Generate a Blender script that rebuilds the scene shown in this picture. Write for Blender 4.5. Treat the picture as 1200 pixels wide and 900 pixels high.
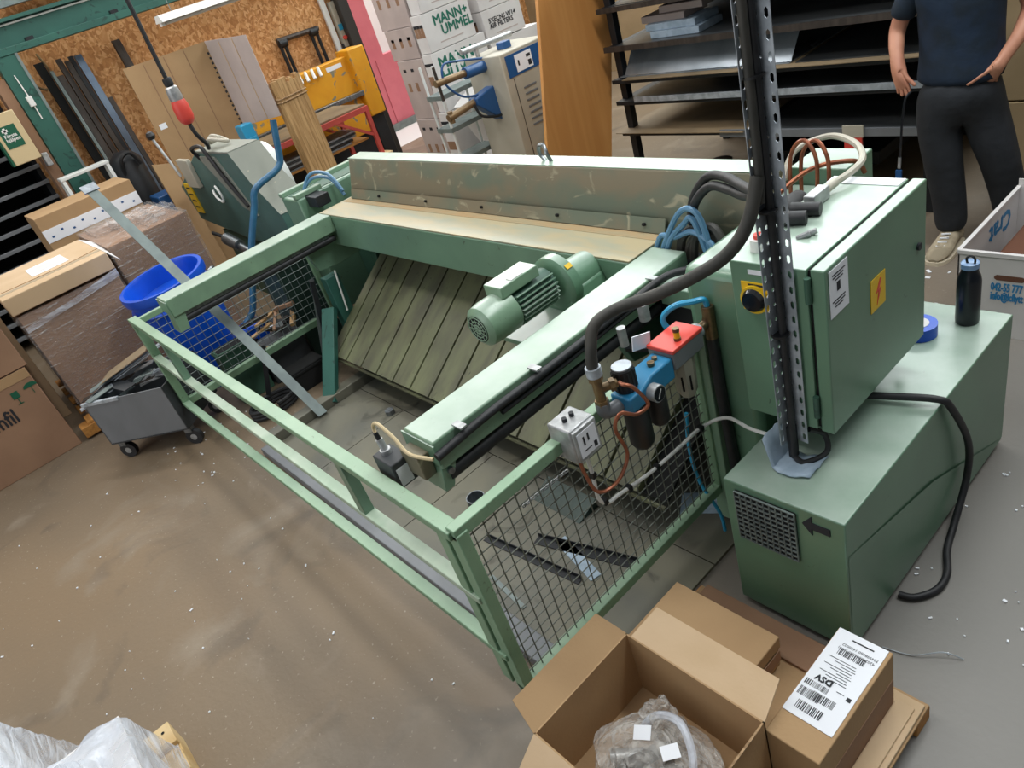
import bpy, bmesh, math, random
from mathutils import Vector, Matrix, Quaternion
random.seed(7)
for o in list(bpy.data.objects): bpy.data.objects.remove(o)
scene = bpy.context.scene
COL = scene.collection

# ------------------------------------------------------------------ camera
H = 2.2
roll, pitch, yaw = math.radians(19.08), math.radians(31.33), math.radians(-57.8)
fwd = Vector((math.sin(yaw)*math.cos(pitch), math.cos(yaw)*math.cos(pitch), -math.sin(pitch)))
rgt = Vector((math.cos(yaw), -math.sin(yaw), 0))
dwn = fwd.cross(rgt)
r2 = math.cos(roll)*rgt + math.sin(roll)*dwn
d2 = -math.sin(roll)*rgt + math.cos(roll)*dwn
cd = bpy.data.cameras.new('camera')
cam = bpy.data.objects.new('camera', cd); COL.objects.link(cam)
m3 = Matrix((r2, -d2, -fwd)).transposed()
cam.matrix_world = Matrix.Translation((0, 0, H)) @ m3.to_4x4()
cd.sensor_width = 36.0; cd.lens = 850.0/1200*36; cd.clip_start = 0.05; cd.clip_end = 200
scene.camera = cam

# ------------------------------------------------------------------ light
w = bpy.data.worlds.new('overcast_daylight'); scene.world = w; w.use_nodes = True
bg = w.node_tree.nodes['Background']; bg.inputs[0].default_value = (0.92, 0.97, 1.0, 1); bg.inputs[1].default_value = 0.50
def area(name, loc, target, sx, sy, power, col=(1, 1, 1)):
    l = bpy.data.lights.new(name, 'AREA'); l.shape = 'RECTANGLE'; l.size = sx; l.size_y = sy; l.energy = power; l.color = col
    o = bpy.data.objects.new(name, l); COL.objects.link(o); o.location = loc
    o.rotation_euler = (Vector(target)-Vector(loc)).to_track_quat('-Z', 'Y').to_euler(); return o
area('hall_ceiling_lamp', (-2.6, 0.2, 5.2), (-2.6, 1.2, 0), 3.0, 0.5, 70, (1, .97, .93))
area('hall_ceiling_lamp', (-6.5, 1.2, 5.0), (-7.0, 1.8, 0), 3.0, 0.5, 85, (1, .95, .9))
area('gate_daylight', (-4.2, -6.5, 2.6), (-3.0, 2.0, 0.6), 4.5, 3.6, 90, (.97, .98, 1))
area('top_fill_light', (-4.2, 8.1, 4.6), (-4.2, 0, 2.4), 10.0, 2.6, 680, (.93, 1, .99))  # unseen light added so top faces reflect brightness; no window modelled
area('top_fill_light', (-9.0, 4.4, 4.3), (0, 4.4, 2.6), 7.0, 1.8, 230, (.95, 1, .99))  # second added, unseen light brightening the top faces
area('hall_ceiling_lamp', (-0.5, 3.0, 5.2), (-0.6, 2.4, 0), 3.6, 0.6, 150, (.97, 1, 1))
area('yard_daylight', (-9.8, 7.0, 5.0), (-11.0, 6.5, 0.6), 3.0, 2.0, 260, (1, .99, .98))
vs = scene.view_settings
vs.view_transform = 'Standard'; vs.look = 'None'; vs.exposure = 0.0; vs.gamma = 1.0; vs.use_curve_mapping = False

# ------------------------------------------------------------------ materials
def lin(h):
    h = h.lstrip('#'); out = []
    for i in (0, 2, 4):
        c = int(h[i:i+2], 16)/255
        out.append(c/12.92 if c <= .04045 else ((c+.055)/1.055)**2.4)
    return (*out, 1)
def nt(name):
    m = bpy.data.materials.new(name); m.use_nodes = True
    return m, m.node_tree, m.node_tree.nodes['Principled BSDF']
def mat(name, col, rough=.5, metal=0.0, col2=None, scale=5.0, lo=.4, hi=.62, stretch=None, wear=None, wscale=9.0, wlo=.62, whi=.68, bump=0.0, bscale=60.0, spec=.5, detail=5.0, top_glare=None, glare_amt=.5):
    m, t, b = nt(name); N = t.nodes.new; L = t.links.new
    b.inputs['Roughness'].default_value = rough; b.inputs['Metallic'].default_value = metal
    b.inputs['Specular IOR Level'].default_value = spec
    c = lin(col); b.inputs['Base Color'].default_value = c
    if col2 or wear or bump:
        tc = N('ShaderNodeTexCoord'); src = tc.outputs['Object']
        if stretch:
            mp = N('ShaderNodeMapping'); mp.inputs['Scale'].default_value = stretch; L(src, mp.inputs[0]); src = mp.outputs[0]
    cur = None
    def noise(s, a, z, dist=.4, det=detail):
        n = N('ShaderNodeTexNoise'); n.inputs['Scale'].default_value = s; n.inputs['Detail'].default_value = det; n.inputs['Distortion'].default_value = dist
        L(src, n.inputs['Vector']); r = N('ShaderNodeMapRange'); r.inputs[1].default_value = a; r.inputs[2].default_value = z
        L(n.outputs['Fac'], r.inputs[0]); return r.outputs[0]
    def mixc(f, A, B):
        x = N('ShaderNodeMix'); x.data_type = 'RGBA'; L(f, x.inputs[0])
        for s, v in ((6, A), (7, B)):
            if isinstance(v, tuple): x.inputs[s].default_value = v
            else: L(v, x.inputs[s])
        return x.outputs[2]
    cur = c
    if col2: cur = mixc(noise(scale, lo, hi), cur, lin(col2))
    if wear: cur = mixc(noise(wscale, wlo, whi, 1.2, 8), cur, lin(wear))
    if top_glare:  # paints the bright reflection on upward faces into the colour
        ge = N('ShaderNodeNewGeometry'); sz = N('ShaderNodeSeparateXYZ'); L(ge.outputs['Normal'], sz.inputs[0])
        r = N('ShaderNodeMapRange'); r.inputs[1].default_value = .8; r.inputs[2].default_value = .98; r.inputs[4].default_value = glare_amt; L(sz.outputs[2], r.inputs[0])
        mu = N('ShaderNodeMath'); mu.operation = 'MULTIPLY'; nr_ = N('ShaderNodeMapRange'); nr_.inputs[3].default_value = .55; nr_.inputs[1].default_value = .3; nr_.inputs[2].default_value = .65; n_ = N('ShaderNodeTexNoise'); n_.inputs['Scale'].default_value = 7; n_.inputs['Detail'].default_value = 8; L(src, n_.inputs['Vector']); L(n_.outputs['Fac'], nr_.inputs[0]); L(r.outputs[0], mu.inputs[0]); L(nr_.outputs[0], mu.inputs[1])
        cur = mixc(mu.outputs[0], cur, lin(top_glare))
    if not isinstance(cur, tuple): L(cur, b.inputs['Base Color'])
    if bump:
        n = N('ShaderNodeTexNoise'); n.inputs['Scale'].default_value = bscale; n.inputs['Detail'].default_value = 4; L(src, n.inputs['Vector'])
        bp = N('ShaderNodeBump'); bp.inputs['Strength'].default_value = bump; bp.inputs['Distance'].default_value = .01
        L(n.outputs['Fac'], bp.inputs['Height']); L(bp.outputs[0], b.inputs['Normal'])
    return m
M = {}
M['green'] = mat('worn_green_paint', '#6f927a', .34, 0, '#64856f', 3, .35, .65, wear='#4a5a48', wscale=26, wlo=.66, whi=.74, spec=.85, top_glare='#c3cfc6', glare_amt=.6)
M['green_rail'] = mat('chipped_rail_green_paint', '#7f9f83', .32, 0, '#728f78', 5, .35, .65, wear='#5c6a55', wscale=60, wlo=.66, whi=.76, spec=.85, top_glare='#c3cfc6', glare_amt=.6)
M['guard_green'] = mat('guard_green_paint', '#84a686', .42, 0, '#76987a', 5, .35, .65, wear='#5c6a55', wscale=60, wlo=.64, whi=.76, top_glare='#b9c9b6', glare_amt=.3)
M['mesh'] = mat('dull_zinc_wire', '#6d726a', .5, .4)
M['green_box'] = mat('smooth_green_enamel', '#648a70', .33, 0, '#5b7d66', 2.5, .35, .65, wear='#3f5a48', wscale=30, wlo=.7, whi=.78, spec=.85, top_glare='#c3cfc6', glare_amt=.6)
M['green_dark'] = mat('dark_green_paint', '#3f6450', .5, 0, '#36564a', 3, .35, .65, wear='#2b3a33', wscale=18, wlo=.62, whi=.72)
M['plank'] = mat('oily_olive_plank_paint', '#6f7355', .55, 0, '#5a5a48', 3.5, .38, .66, stretch=(3, 1, 1), wear='#3d3d34', wscale=12, wlo=.64, whi=.76)
M['dusty'] = mat('dusty_brown_green_paint', '#7a715c', .5, 0, '#667060', 3, .42, .62, stretch=(1, 1, 1.6), wear='#9d9880', wscale=7, wlo=.62, whi=.70)
M['dust_brown'] = mat('settled_brown_dust', '#a58a63', .8, 0, '#9c8e6e', 6, .35, .65, stretch=(1, 3, 1))
M['dust_top'] = mat('dusty_pale_green_top', '#a2a28c', .4, 0, '#b3a684', 3, .4, .6, stretch=(1, 4, 1), wear='#6f6a58', wscale=24, wlo=.7, whi=.76)
M['black'] = mat('matte_black_plastic', '#17181b', .45)
M['rubber'] = mat('black_rubber', '#1b1c1f', .55, 0, '#26272a', 20)
M['hose'] = mat('grey_black_rubber_hose', '#33332f', .6, 0, '#3f3d38', 12)
M['gap'] = mat('dark_void', '#0b0d0d', .9)
M['steel'] = mat('brushed_steel', '#8b9094', .35, .9, '#6d7276', 9, stretch=(1, 8, 1))
M['zinc'] = mat('galvanised_zinc', '#bcc4cc', .42, .45, '#9aa2aa', 16, .4, .6)
M['zinc_flat'] = mat('galvanised_sheet_trim', '#808c8a', .5, .3, '#727d7d', 10)
M['plate'] = mat('dirty_steel_floor_plate', '#7b7868', .5, .25, '#686860', 2.2, .38, .64, wear='#4a483f', wscale=5, wlo=.6, whi=.74)
M['brass'] = mat('tarnished_brass', '#8a7350', .38, .7, '#6d5c46', 30)
M['copper'] = mat('copper_tube', '#a8674a', .35, .6, '#8c5540', 20)
M['white'] = mat('white_plastic', '#e2e3e0', .4)
M['paper'] = mat('white_paper', '#e9ecf2', .7)
M['print'] = mat('black_print', '#22242a', .7)
M['alu'] = mat('cast_aluminium', '#b7b9ba', .4, .5, '#9c9e9f', 25)
M['blue_air'] = mat('blue_painted_casting', '#2e86b4', .4, 0, '#2978a2', 8)
M['red'] = mat('red_plastic', '#d84a3f', .4)
M['yellow'] = mat('yellow_plastic', '#e6bd22', .4)
M['darkglass'] = mat('dark_gauge_face', '#14161a', .12)
M['bowl'] = mat('milky_polycarbonate', '#a8a596', .3)
M['blue_hose'] = mat('blue_air_hose', '#5b87a8', .35)
M['blue_hose2'] = mat('bright_blue_hose', '#2b93bd', .35)
M['blue'] = mat('blue_polyethylene', '#0f55cf', .32, 0, '#0c4cc0', 4)
M['blue_pipe'] = mat('blue_painted_pipe', '#2f6688', .4, 0, '#28587a', 9)
M['card'] = mat('brown_cardboard', '#b09069', .8, 0, '#a4845f', 2.5, .35, .65, bump=.08, bscale=90)
M['card_light'] = mat('pale_cardboard', '#cdb291', .8, 0, '#c2a683', 3, .35, .65, bump=.06, bscale=90)
M['card_dark'] = mat('dull_brown_cardboard', '#9a785e', .8, 0, '#8d6c54', 3, .35, .65, bump=.06, bscale=80)
M['card_in'] = mat('torn_cardboard_core', '#8f7253', .9, 0, '#c2a27c', 60)
M['card_white'] = mat('white_coated_carton', '#dcdad9', .6, 0, '#d0cdcc', 2)
M['card_grey'] = mat('pinkish_grey_carton', '#bcaea9', .65, 0, '#b0a29e', 2.5)
M['tape'] = mat('clear_packing_tape', '#bfae95', .25)
M['wood'] = mat('pale_pine', '#d3b98b', .6, 0, '#bd9c68', 5, stretch=(1, 1, .1), bump=.05)
M['wood2'] = mat('weathered_pine', '#bf9a6a', .6, 0, '#a27d50', 6, stretch=(8, 8, .6))
M['beech'] = mat('beech_veneer', '#cf9455', .45, 0, '#c4874a', 2.2, .35, .65, stretch=(6, 6, .5))
M['rackblack'] = mat('black_painted_steel', '#1b1e22', .5, .2, '#24282d', 5)
M['darksheet'] = mat('dark_sheet_steel', '#5a5e60', .35, .5, '#45494c', 2.5, stretch=(1, 3, 1))
M['brightsheet'] = mat('bright_sheet_steel', '#a9b4bd', .25, .5, '#7d8993', 1.6)
M['board'] = mat('hardboard_sheet', '#8d7a5e', .7, 0, '#7a6a53', 3)
M['greybeam'] = mat('teal_green_beam_paint', '#2f6257', .5, 0, '#2a584f', 2.5, wear='#1f443d', wscale=10)
M['profile_dark'] = mat('dark_mill_steel', '#3d3733', .5, .5, '#4d4540', 6, stretch=(4, 4, .5))
M['profile_blue'] = mat('bluish_steel', '#6f7f92', .35, .6, '#5d6c80', 5)
M['osb_red'] = None
M['shear_dark'] = mat('very_dark_teal_paint', '#28403a', .5, 0, '#22362f', 3)
M['shear'] = mat('chipped_teal_paint', '#4d6e68', .5, 0, '#44625d', 3, wear='#9aa39a', wscale=22, wlo=.73, whi=.75)
M['shear_grey'] = mat('grey_chipped_paint', '#878a80', .5, 0, '#7d8178', 3, wear='#b5ad98', wscale=16, wlo=.68, whi=.71)
M['yellow_machine'] = mat('chipped_yellow_paint', '#e0a01e', .5, 0, '#d79318', 3, wear='#7d7f70', wscale=6, wlo=.58, whi=.62)
M['pink_red'] = mat('glare_pink_red_steel', '#e07f8c', .5, 0, '#d87684', 3)  # red lightened to pink: doorway glare put into the colour
M['red_table'] = mat('red_painted_angle', '#c9564e', .5, 0, '#bb4d46', 6)
M['welder_grey'] = mat('warm_grey_machine_enamel', '#b5b0a1', .45, 0, '#aaa596', 3)
M['welder_blue'] = mat('navy_machine_enamel', '#22538a', .4)
M['bronze'] = mat('bronze_arm', '#8c7557', .45, .5, '#7a654a', 12)
M['bin'] = mat('grey_painted_sheet', '#7d8186', .45, .2, '#717579', 2.5)
M['bin_in'] = mat('dark_bin_inside', '#3a3d40', .6)
M['navy'] = mat('navy_cotton', '#14283e', .85, 0, '#11212f', 9, bump=.7, bscale=9)
M['jeans'] = mat('charcoal_denim', '#25292f', .85, 0, '#1d2126', 7, bump=.9, bscale=11)
M['skin'] = mat('skin', '#c68d72', .5, 0, '#bb8068', 9)
M['hair'] = mat('dark_brown_hair', '#2e221a', .6)
M['shoe'] = mat('beige_mesh_shoe', '#b3a68e', .8, 0, '#8f846f', 14)
M['sole'] = mat('cream_rubber_sole', '#cfc4ae', .6)
M['chair_brown'] = mat('brown_liner', '#6b4634', .7)
M['bluecloth'] = mat('pale_blue_rag', '#a9bccd', .6, 0, '#95a9bb', 18)
M['lamp_white'] = mat('white_lamp_enamel', '#dfe2e0', .3)
M['bottle'] = mat('satin_navy_bottle', '#10151d', .3)
M['bottle_cap'] = mat('blue_grey_cap', '#7f9dc4', .35)
M['orange'] = mat('orange_red_plastic', '#d8512e', .4)
M['palletwood'] = mat('orange_pallet_wood', '#b9823f', .7, 0, '#a06d33', 7, stretch=(1, 6, 6))
M['lettergreen'] = mat('dark_green_ink', '#1b6b59', .6)
M['letterblue'] = mat('sky_blue_ink', '#2f86bd', .6)
M['signgreen'] = mat('first_aid_green', '#12573f', .5)
M['beige_box'] = mat('beige_painted_steel', '#cbb78f', .5)
M['door_dark'] = mat('dark_door_frame', '#2b2826', .5)
M['outside'] = mat('pale_yard_concrete', '#d8d5d2', .8)
M['beigewall'] = mat('beige_packing_board', '#a28d6c', .8, 0, '#94805f', 2)

def floor_mat():
    m, t, b = nt('stained_brown_concrete'); N = t.nodes.new; L = t.links.new
    tc = N('ShaderNodeTexCoord')
    def ns(s, det=6, dis=.3):
        n = N('ShaderNodeTexNoise'); n.inputs['Scale'].default_value = s; n.inputs['Detail'].default_value = det; n.inputs['Distortion'].default_value = dis
        L(tc.outputs['Object'], n.inputs['Vector']); return n.outputs['Fac']
    def rmp(x, a, z):
        r = N('ShaderNodeMapRange'); r.inputs[1].default_value = a; r.inputs[2].default_value = z; L(x, r.inputs[0]); return r.outputs[0]
    def mx(f, A, B):
        x = N('ShaderNodeMix'); x.data_type = 'RGBA'; L(f, x.inputs[0])
        for s, v in ((6, A), (7, B)):
            if isinstance(v, tuple): x.inputs[s].default_value = v
            else: L(v, x.inputs[s])
        return x.outputs[2]
    c = mx(rmp(ns(.7), .35, .68), lin('#84715a'), lin('#756857'))
    c = mx(rmp(ns(2.3, 8, .8), .55, .75), c, lin('#8f8271'))
    c = mx(rmp(ns(2.6, 9, .9), .58, .8), c, lin('#62574b'))
    c = mx(rmp(ns(55, 3), .66, .74), c, lin('#a09585'))
    sx = N('ShaderNodeSeparateXYZ'); L(tc.outputs['Object'], sx.inputs[0]); gx = N('ShaderNodeMath'); gx.operation = 'ADD'; L(sx.outputs[0], gx.inputs[0]); L(ns(.8, 4), gx.inputs[1])
    mg = N('ShaderNodeMix'); mg.data_type = 'RGBA'; mg.inputs[7].default_value = lin('#7b7873'); L(c, mg.inputs[6]); L(rmp(gx.outputs[0], .55, 1.85), mg.inputs[0]); c = mg.outputs[2]
    L(c, b.inputs['Base Color'])
    L(rmp(ns(2, 6), .3, .7), b.inputs['Roughness']); b.inputs['Roughness'].default_value = .5
    r = N('ShaderNodeMapRange'); r.inputs[3].default_value = .38; r.inputs[4].default_value = .62; L(ns(1.7, 5), r.inputs[0]); L(r.outputs[0], b.inputs['Roughness'])
    bp = N('ShaderNodeBump'); bp.inputs['Strength'].default_value = .15; bp.inputs['Distance'].default_value = .01; L(ns(40, 5), bp.inputs['Height']); L(bp.outputs[0], b.inputs['Normal'])
    return m
def osb_mat():
    m, t, b = nt('oriented_strand_board'); N = t.nodes.new; L = t.links.new
    tc = N('ShaderNodeTexCoord'); mp = N('ShaderNodeMapping'); mp.inputs['Scale'].default_value = (1, 1.0, .8); L(tc.outputs['Object'], mp.inputs[0])
    nz = N('ShaderNodeTexNoise'); nz.inputs['Scale'].default_value = 9; L(mp.outputs[0], nz.inputs['Vector'])
    ad = N('ShaderNodeMix'); ad.data_type = 'RGBA'; ad.inputs[0].default_value = .12; L(mp.outputs[0], ad.inputs[6]); L(nz.outputs['Color'], ad.inputs[7])
    v = N('ShaderNodeTexVoronoi'); v.inputs['Scale'].default_value = 46; L(ad.outputs[2], v.inputs['Vector'])
    hs = N('ShaderNodeSeparateColor'); L(v.outputs['Color'], hs.inputs[0])
    cr = N('ShaderNodeValToRGB'); cr.color_ramp.elements[0].color = lin('#a8713f'); cr.color_ramp.elements[1].color = lin('#e0b07c')
    e = cr.color_ramp.elements.new(.5); e.color = lin('#c99058'); L(hs.outputs[0], cr.inputs[0]); L(cr.outputs[0], b.inputs['Base Color'])
    b.inputs['Roughness'].default_value = .75; return m
def film_mat(name, tint, alpha, bscale=18, strength=.6, streak=0.0):
    m, t, b = nt(name); N = t.nodes.new; L = t.links.new
    out = t.nodes['Material Output']
    b.inputs['Base Color'].default_value = lin(tint); b.inputs['Roughness'].default_value = .18
    tr = N('ShaderNodeBsdfTransparent'); tr.inputs[0].default_value = (1, 1, 1, 1); mx = N('ShaderNodeMixShader')
    tc = N('ShaderNodeTexCoord'); mp = N('ShaderNodeMapping'); mp.inputs['Scale'].default_value = (1, 1, 3.5); mp.inputs['Rotation'].default_value = (.5, 0, 0); L(tc.outputs['Object'], mp.inputs[0])
    n = N('ShaderNodeTexNoise'); n.inputs['Scale'].default_value = bscale; n.inputs['Detail'].default_value = 5; n.inputs['Distortion'].default_value = 1.5; L(mp.outputs[0], n.inputs['Vector'])
    bp = N('ShaderNodeBump'); bp.inputs['Strength'].default_value = strength; bp.inputs['Distance'].default_value = .03; L(n.outputs['Fac'], bp.inputs['Height']); L(bp.outputs[0], b.inputs['Normal'])
    r = N('ShaderNodeMapRange'); r.inputs[1].default_value = .4; r.inputs[2].default_value = .75; r.inputs[3].default_value = alpha*.55; r.inputs[4].default_value = min(1, alpha*1.6); L(n.outputs['Fac'], r.inputs[0])
    fac = r.outputs[0]
    if streak:  # film highlights painted in as pale, denser bands
        m2 = N('ShaderNodeMapping'); m2.inputs['Rotation'].default_value = (.35, 0, 0); m2.inputs['Scale'].default_value = (2, 2.2, 26); L(tc.outputs['Object'], m2.inputs[0])
        n2 = N('ShaderNodeTexNoise'); n2.inputs['Scale'].default_value = 2.2; n2.inputs['Detail'].default_value = 6; n2.inputs['Distortion'].default_value = .6; L(m2.outputs[0], n2.inputs['Vector'])
        r2_ = N('ShaderNodeMapRange'); r2_.inputs[1].default_value = .58; r2_.inputs[2].default_value = .72; r2_.inputs[4].default_value = streak; L(n2.outputs['Fac'], r2_.inputs[0])
        ad = N('ShaderNodeMath'); ad.operation = 'ADD'; ad.use_clamp = True; L(fac, ad.inputs[0]); L(r2_.outputs[0], ad.inputs[1]); fac = ad.outputs[0]
    L(fac, mx.inputs[0]); L(tr.outputs[0], mx.inputs[1]); L(b.outputs[0], mx.inputs[2]); L(mx.outputs[0], out.inputs['Surface'])
    return m
M['floor'] = floor_mat(); M['osb'] = osb_mat()
M['film'] = film_mat('clear_stretch_film', '#e8e4e2', .18, 22, 1.0, .5)
M['film_white'] = film_mat('milky_plastic_sheet', '#dfe6f2', .5, 5, .6)
M['bag'] = film_mat('crumpled_clear_bag', '#efece6', .34, 16, 1.0)

# ------------------------------------------------------------------ mesh helpers
ORG = {}
class MB:
    def __init__(s): s.v = []; s.f = []
    def add(s, vs, fs):
        n = len(s.v); s.v += [Vector(p) for p in vs]; s.f += [tuple(n+i for i in q) for q in fs]; return s
    def box(s, x0, y0, z0, x1, y1, z1):
        x0, x1 = sorted((x0, x1)); y0, y1 = sorted((y0, y1)); z0, z1 = sorted((z0, z1))
        return s.add([(x0,y0,z0),(x1,y0,z0),(x1,y1,z0),(x0,y1,z0),(x0,y0,z1),(x1,y0,z1),(x1,y1,z1),(x0,y1,z1)],
            [(0,3,2,1),(4,5,6,7),(0,1,5,4),(1,2,6,5),(2,3,7,6),(3,0,4,7)])
    def obox(s, c, size, rot=None, ex=None, ey=None, ez=None):
        c = Vector(c); hx, hy, hz = [q/2 for q in size]
        if ex is None:
            R = rot if rot is not None else Matrix.Identity(3); ex, ey, ez = R.col[0], R.col[1], R.col[2]
        pts = []
        for z in (-hz, hz):
            for x, y in ((-hx,-hy),(hx,-hy),(hx,hy),(-hx,hy)): pts.append(c+Vector(ex)*x+Vector(ey)*y+Vector(ez)*z)
        return s.add(pts, [(0,3,2,1),(4,5,6,7),(0,1,5,4),(1,2,6,5),(2,3,7,6),(3,0,4,7)])
    def bar(s, a, b, wd, th, up=(0,0,1)):
        a = Vector(a); b = Vector(b); d = (b-a); ln = d.length; d.normalize(); up = Vector(up)
        side = d.cross(up)
        if side.length < 1e-4: side = d.cross(Vector((1,0,0)))
        side.normalize(); u = side.cross(d)
        return s.obox((a+b)/2, (ln, wd, th), ex=d, ey=side, ez=u)
    def cyl(s, a, b, r, seg=16, r2=None, caps=True):
        a = Vector(a); b = Vector(b); r2 = r if r2 is None else r2; d = (b-a).normalized()
        q = d.to_track_quat('Z', 'Y'); X = q @ Vector((1,0,0)); Y = q @ Vector((0,1,0)); pts = []
        for p, rr in ((a, r), (b, r2)):
            for i in range(seg):
                t = 2*math.pi*i/seg; pts.append(p+X*rr*math.cos(t)+Y*rr*math.sin(t))
        fs = [(i, (i+1)%seg, seg+(i+1)%seg, seg+i) for i in range(seg)]
        if caps: fs += [tuple(range(seg-1, -1, -1)), tuple(range(seg, 2*seg))]
        return s.add(pts, fs)
    def tube(s, pts, r, seg=8, sub=6, closed=False):
        P = [Vector(p) for p in pts]
        if sub > 1 and len(P) > 2:
            Q = []; n = len(P)
            for i in range(n-1):
                p0 = P[max(i-1, 0)]; p1 = P[i]; p2 = P[i+1]; p3 = P[min(i+2, n-1)]
                for k in range(sub):
                    t = k/sub; Q.append(.5*((2*p1)+(-p0+p2)*t+(2*p0-5*p1+4*p2-p3)*t*t+(-p0+3*p1-3*p2+p3)*t**3))
            Q.append(P[-1]); P = Q
        rad = r if isinstance(r, (list, tuple)) else None
        d = (P[1]-P[0]).normalized(); X = d.orthogonal().normalized(); vs = []
        for i, p in enumerate(P):
            dd = (P[min(i+1, len(P)-1)]-P[max(i-1, 0)]).normalized()
            X = (X-dd*X.dot(dd)).normalized(); Y = dd.cross(X)
            rr = r if rad is None else rad[0]+(rad[1]-rad[0])*i/(len(P)-1)
            for k in range(seg):
                t = 2*math.pi*k/seg; vs.append(p+X*rr*math.cos(t)+Y*rr*math.sin(t))
        fs = []
        for i in range(len(P)-1):
            for k in range(seg): fs.append((i*seg+k, i*seg+(k+1)%seg, (i+1)*seg+(k+1)%seg, (i+1)*seg+k))
        fs += [tuple(range(seg-1, -1, -1)), tuple(range((len(P)-1)*seg, len(P)*seg))]
        return s.add(vs, fs)
    def prism(s, poly, axis, a0, a1):
        def P(p, a):
            return {'x': (a, p[0], p[1]), 'y': (p[0], a, p[1]), 'z': (p[0], p[1], a)}[axis]
        n = len(poly); vs = [P(p, a0) for p in poly]+[P(p, a1) for p in poly]
        return s.add(vs, [tuple(range(n)), tuple(range(2*n-1, n-1, -1))]+[(i, n+i, n+(i+1)%n, (i+1)%n) for i in range(n)])
    def lathe(s, prof, c, seg=24, axis=None):
        c = Vector(c); q = Vector(axis or (0,0,1)).to_track_quat('Z', 'Y'); vs = []
        for r, z in prof:
            for i in range(seg):
                t = 2*math.pi*i/seg; vs.append(c+q @ Vector((r*math.cos(t), r*math.sin(t), z)))
        fs = []; n = len(prof)
        for j in range(n-1):
            for i in range(seg): fs.append((j*seg+i, j*seg+(i+1)%seg, (j+1)*seg+(i+1)%seg, (j+1)*seg+i))
        fs += [tuple(range(seg-1, -1, -1)), tuple(range((n-1)*seg, n*seg))]
        return s.add(vs, fs)
    def build(s, name, m, parent=None, bevel=0.0, label=None, fix=True):
        me = bpy.data.meshes.new(name)
        if parent is not None: org = ORG[parent]
        else:
            xs = [p.x for p in s.v]; ys = [p.y for p in s.v]; zs = [p.z for p in s.v]
            org = Vector(((min(xs)+max(xs))/2, (min(ys)+max(ys))/2, min(zs)))
        me.from_pydata([tuple(p-org) for p in s.v], [], s.f)
        if fix:
            b = bmesh.new(); b.from_mesh(me); bmesh.ops.recalc_face_normals(b, faces=b.faces); b.to_mesh(me); b.free()
        me.materials.append(M[m] if isinstance(m, str) else m)
        for p in me.polygons: p.use_smooth = True
        me.set_sharp_from_angle(angle=math.radians(38))
        o = bpy.data.objects.new(name, me); COL.objects.link(o)
        if parent is not None: o.parent = parent
        else: o.location = org
        ORG[o] = org
        if bevel:
            bv = o.modifiers.new('bevel', 'BEVEL'); bv.width = bevel; bv.segments = 2; bv.limit_method = 'ANGLE'; bv.angle_limit = math.radians(40)
        if label: o['label'] = label
        return o
def thing(name, label, cat, base, group=None):
    o = bpy.data.objects.new(name, None); COL.objects.link(o); o.empty_display_size = .1; o.location = base
    o['label'] = label; o['category'] = cat; ORG[o] = Vector(base)
    if group: o['group'] = group
    return o
def tag(o, label, cat, group=None, kind=None):
    o['label'] = label; o['category'] = cat
    if group: o['group'] = group
    if kind: o['kind'] = kind
    return o
def struct(o): o['kind'] = 'structure'; return o
def B(x0, y0, z0, x1, y1, z1): return MB().box(x0, y0, z0, x1, y1, z1)
def text(name, body, size, origin, ex, ey, m, parent, bold=0.0, align='LEFT', sx=1.0):
    cu = bpy.data.curves.new(name, 'FONT'); cu.body = body; cu.size = size; cu.align_x = align; cu.resolution_u = 2; cu.space_line = .82
    t = bpy.data.objects.new(name, cu); COL.objects.link(t)
    dg = bpy.context.evaluated_depsgraph_get(); me = bpy.data.meshes.new_from_object(t.evaluated_get(dg)); bpy.data.objects.remove(t)
    ex = Vector(ex).normalized(); ey = Vector(ey).normalized(); org = ORG[parent]
    for v in me.vertices:
        p = Vector(origin)+ex*v.co.x*sx+ey*v.co.y; v.co = p-org
    if bold:
        bm_ = bmesh.new()
        for k_, (a_, b_) in enumerate(((0,0),(bold,0),(-bold,0),(0,bold),(0,-bold))):
            n0 = len(bm_.verts); bm_.from_mesh(me); bm_.verts.ensure_lookup_table()
            for v in bm_.verts[n0:]: v.co += ex*a_+ey*b_+ex.cross(ey)*(.0003*k_)
        bm_.to_mesh(me); bm_.free()
    me.materials.clear(); me.materials.append(M[m]); me.name = name
    o = bpy.data.objects.new(name, me); COL.objects.link(o); o.parent = parent; ORG[o] = org
    return o
def decal(name, c, ex, ey, wd, ht, m, parent, th=.0015):
    ex = Vector(ex).normalized(); ey = Vector(ey).normalized()
    return MB().obox(c, (wd, ht, th), ex=ex, ey=ey, ez=ex.cross(ey)).build(name, m, parent)

# ------------------------------------------------------------------ setting
struct(B(-9.3, -9, -.2, 5, 10, 0).build('floor', 'floor'))
# back (left) wall of strand board with doorway
wl = MB().box(-9.35, -4, 0, -9.15, 5.16, 4.6); struct(wl.build('wall_back', 'osb'))
struct(MB().box(-9.35, 7.2, 0, -9.15, 10, 4.6).box(-9.35, 5.16, 2.9, -9.15, 7.2, 4.6).build('wall_back_upper', 'osb'))
struct(MB().box(-9.12, 5.06, 0, -8.96, 5.2, 2.9).box(-9.12, 5.0, 2.9, -8.96, 7.3, 3.05).box(-9.12, 7.16, 0, -8.96, 7.3, 2.9).build('trim_1', 'door_dark', bevel=.006))
struct(B(-9.4, 8.2, 0, 5, 8.4, 4.6).build('wall_far', 'beigewall'))
struct(B(3.6, -9, 0, 3.8, 8.2, 6.5).build('blocker_wall_right', 'bin_in'))  # unseen dark wall, added to block light from the right side
struct(B(-30, -9, -.22, -9.301, 20, -.004).build('ground_yard', 'outside'))
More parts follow.
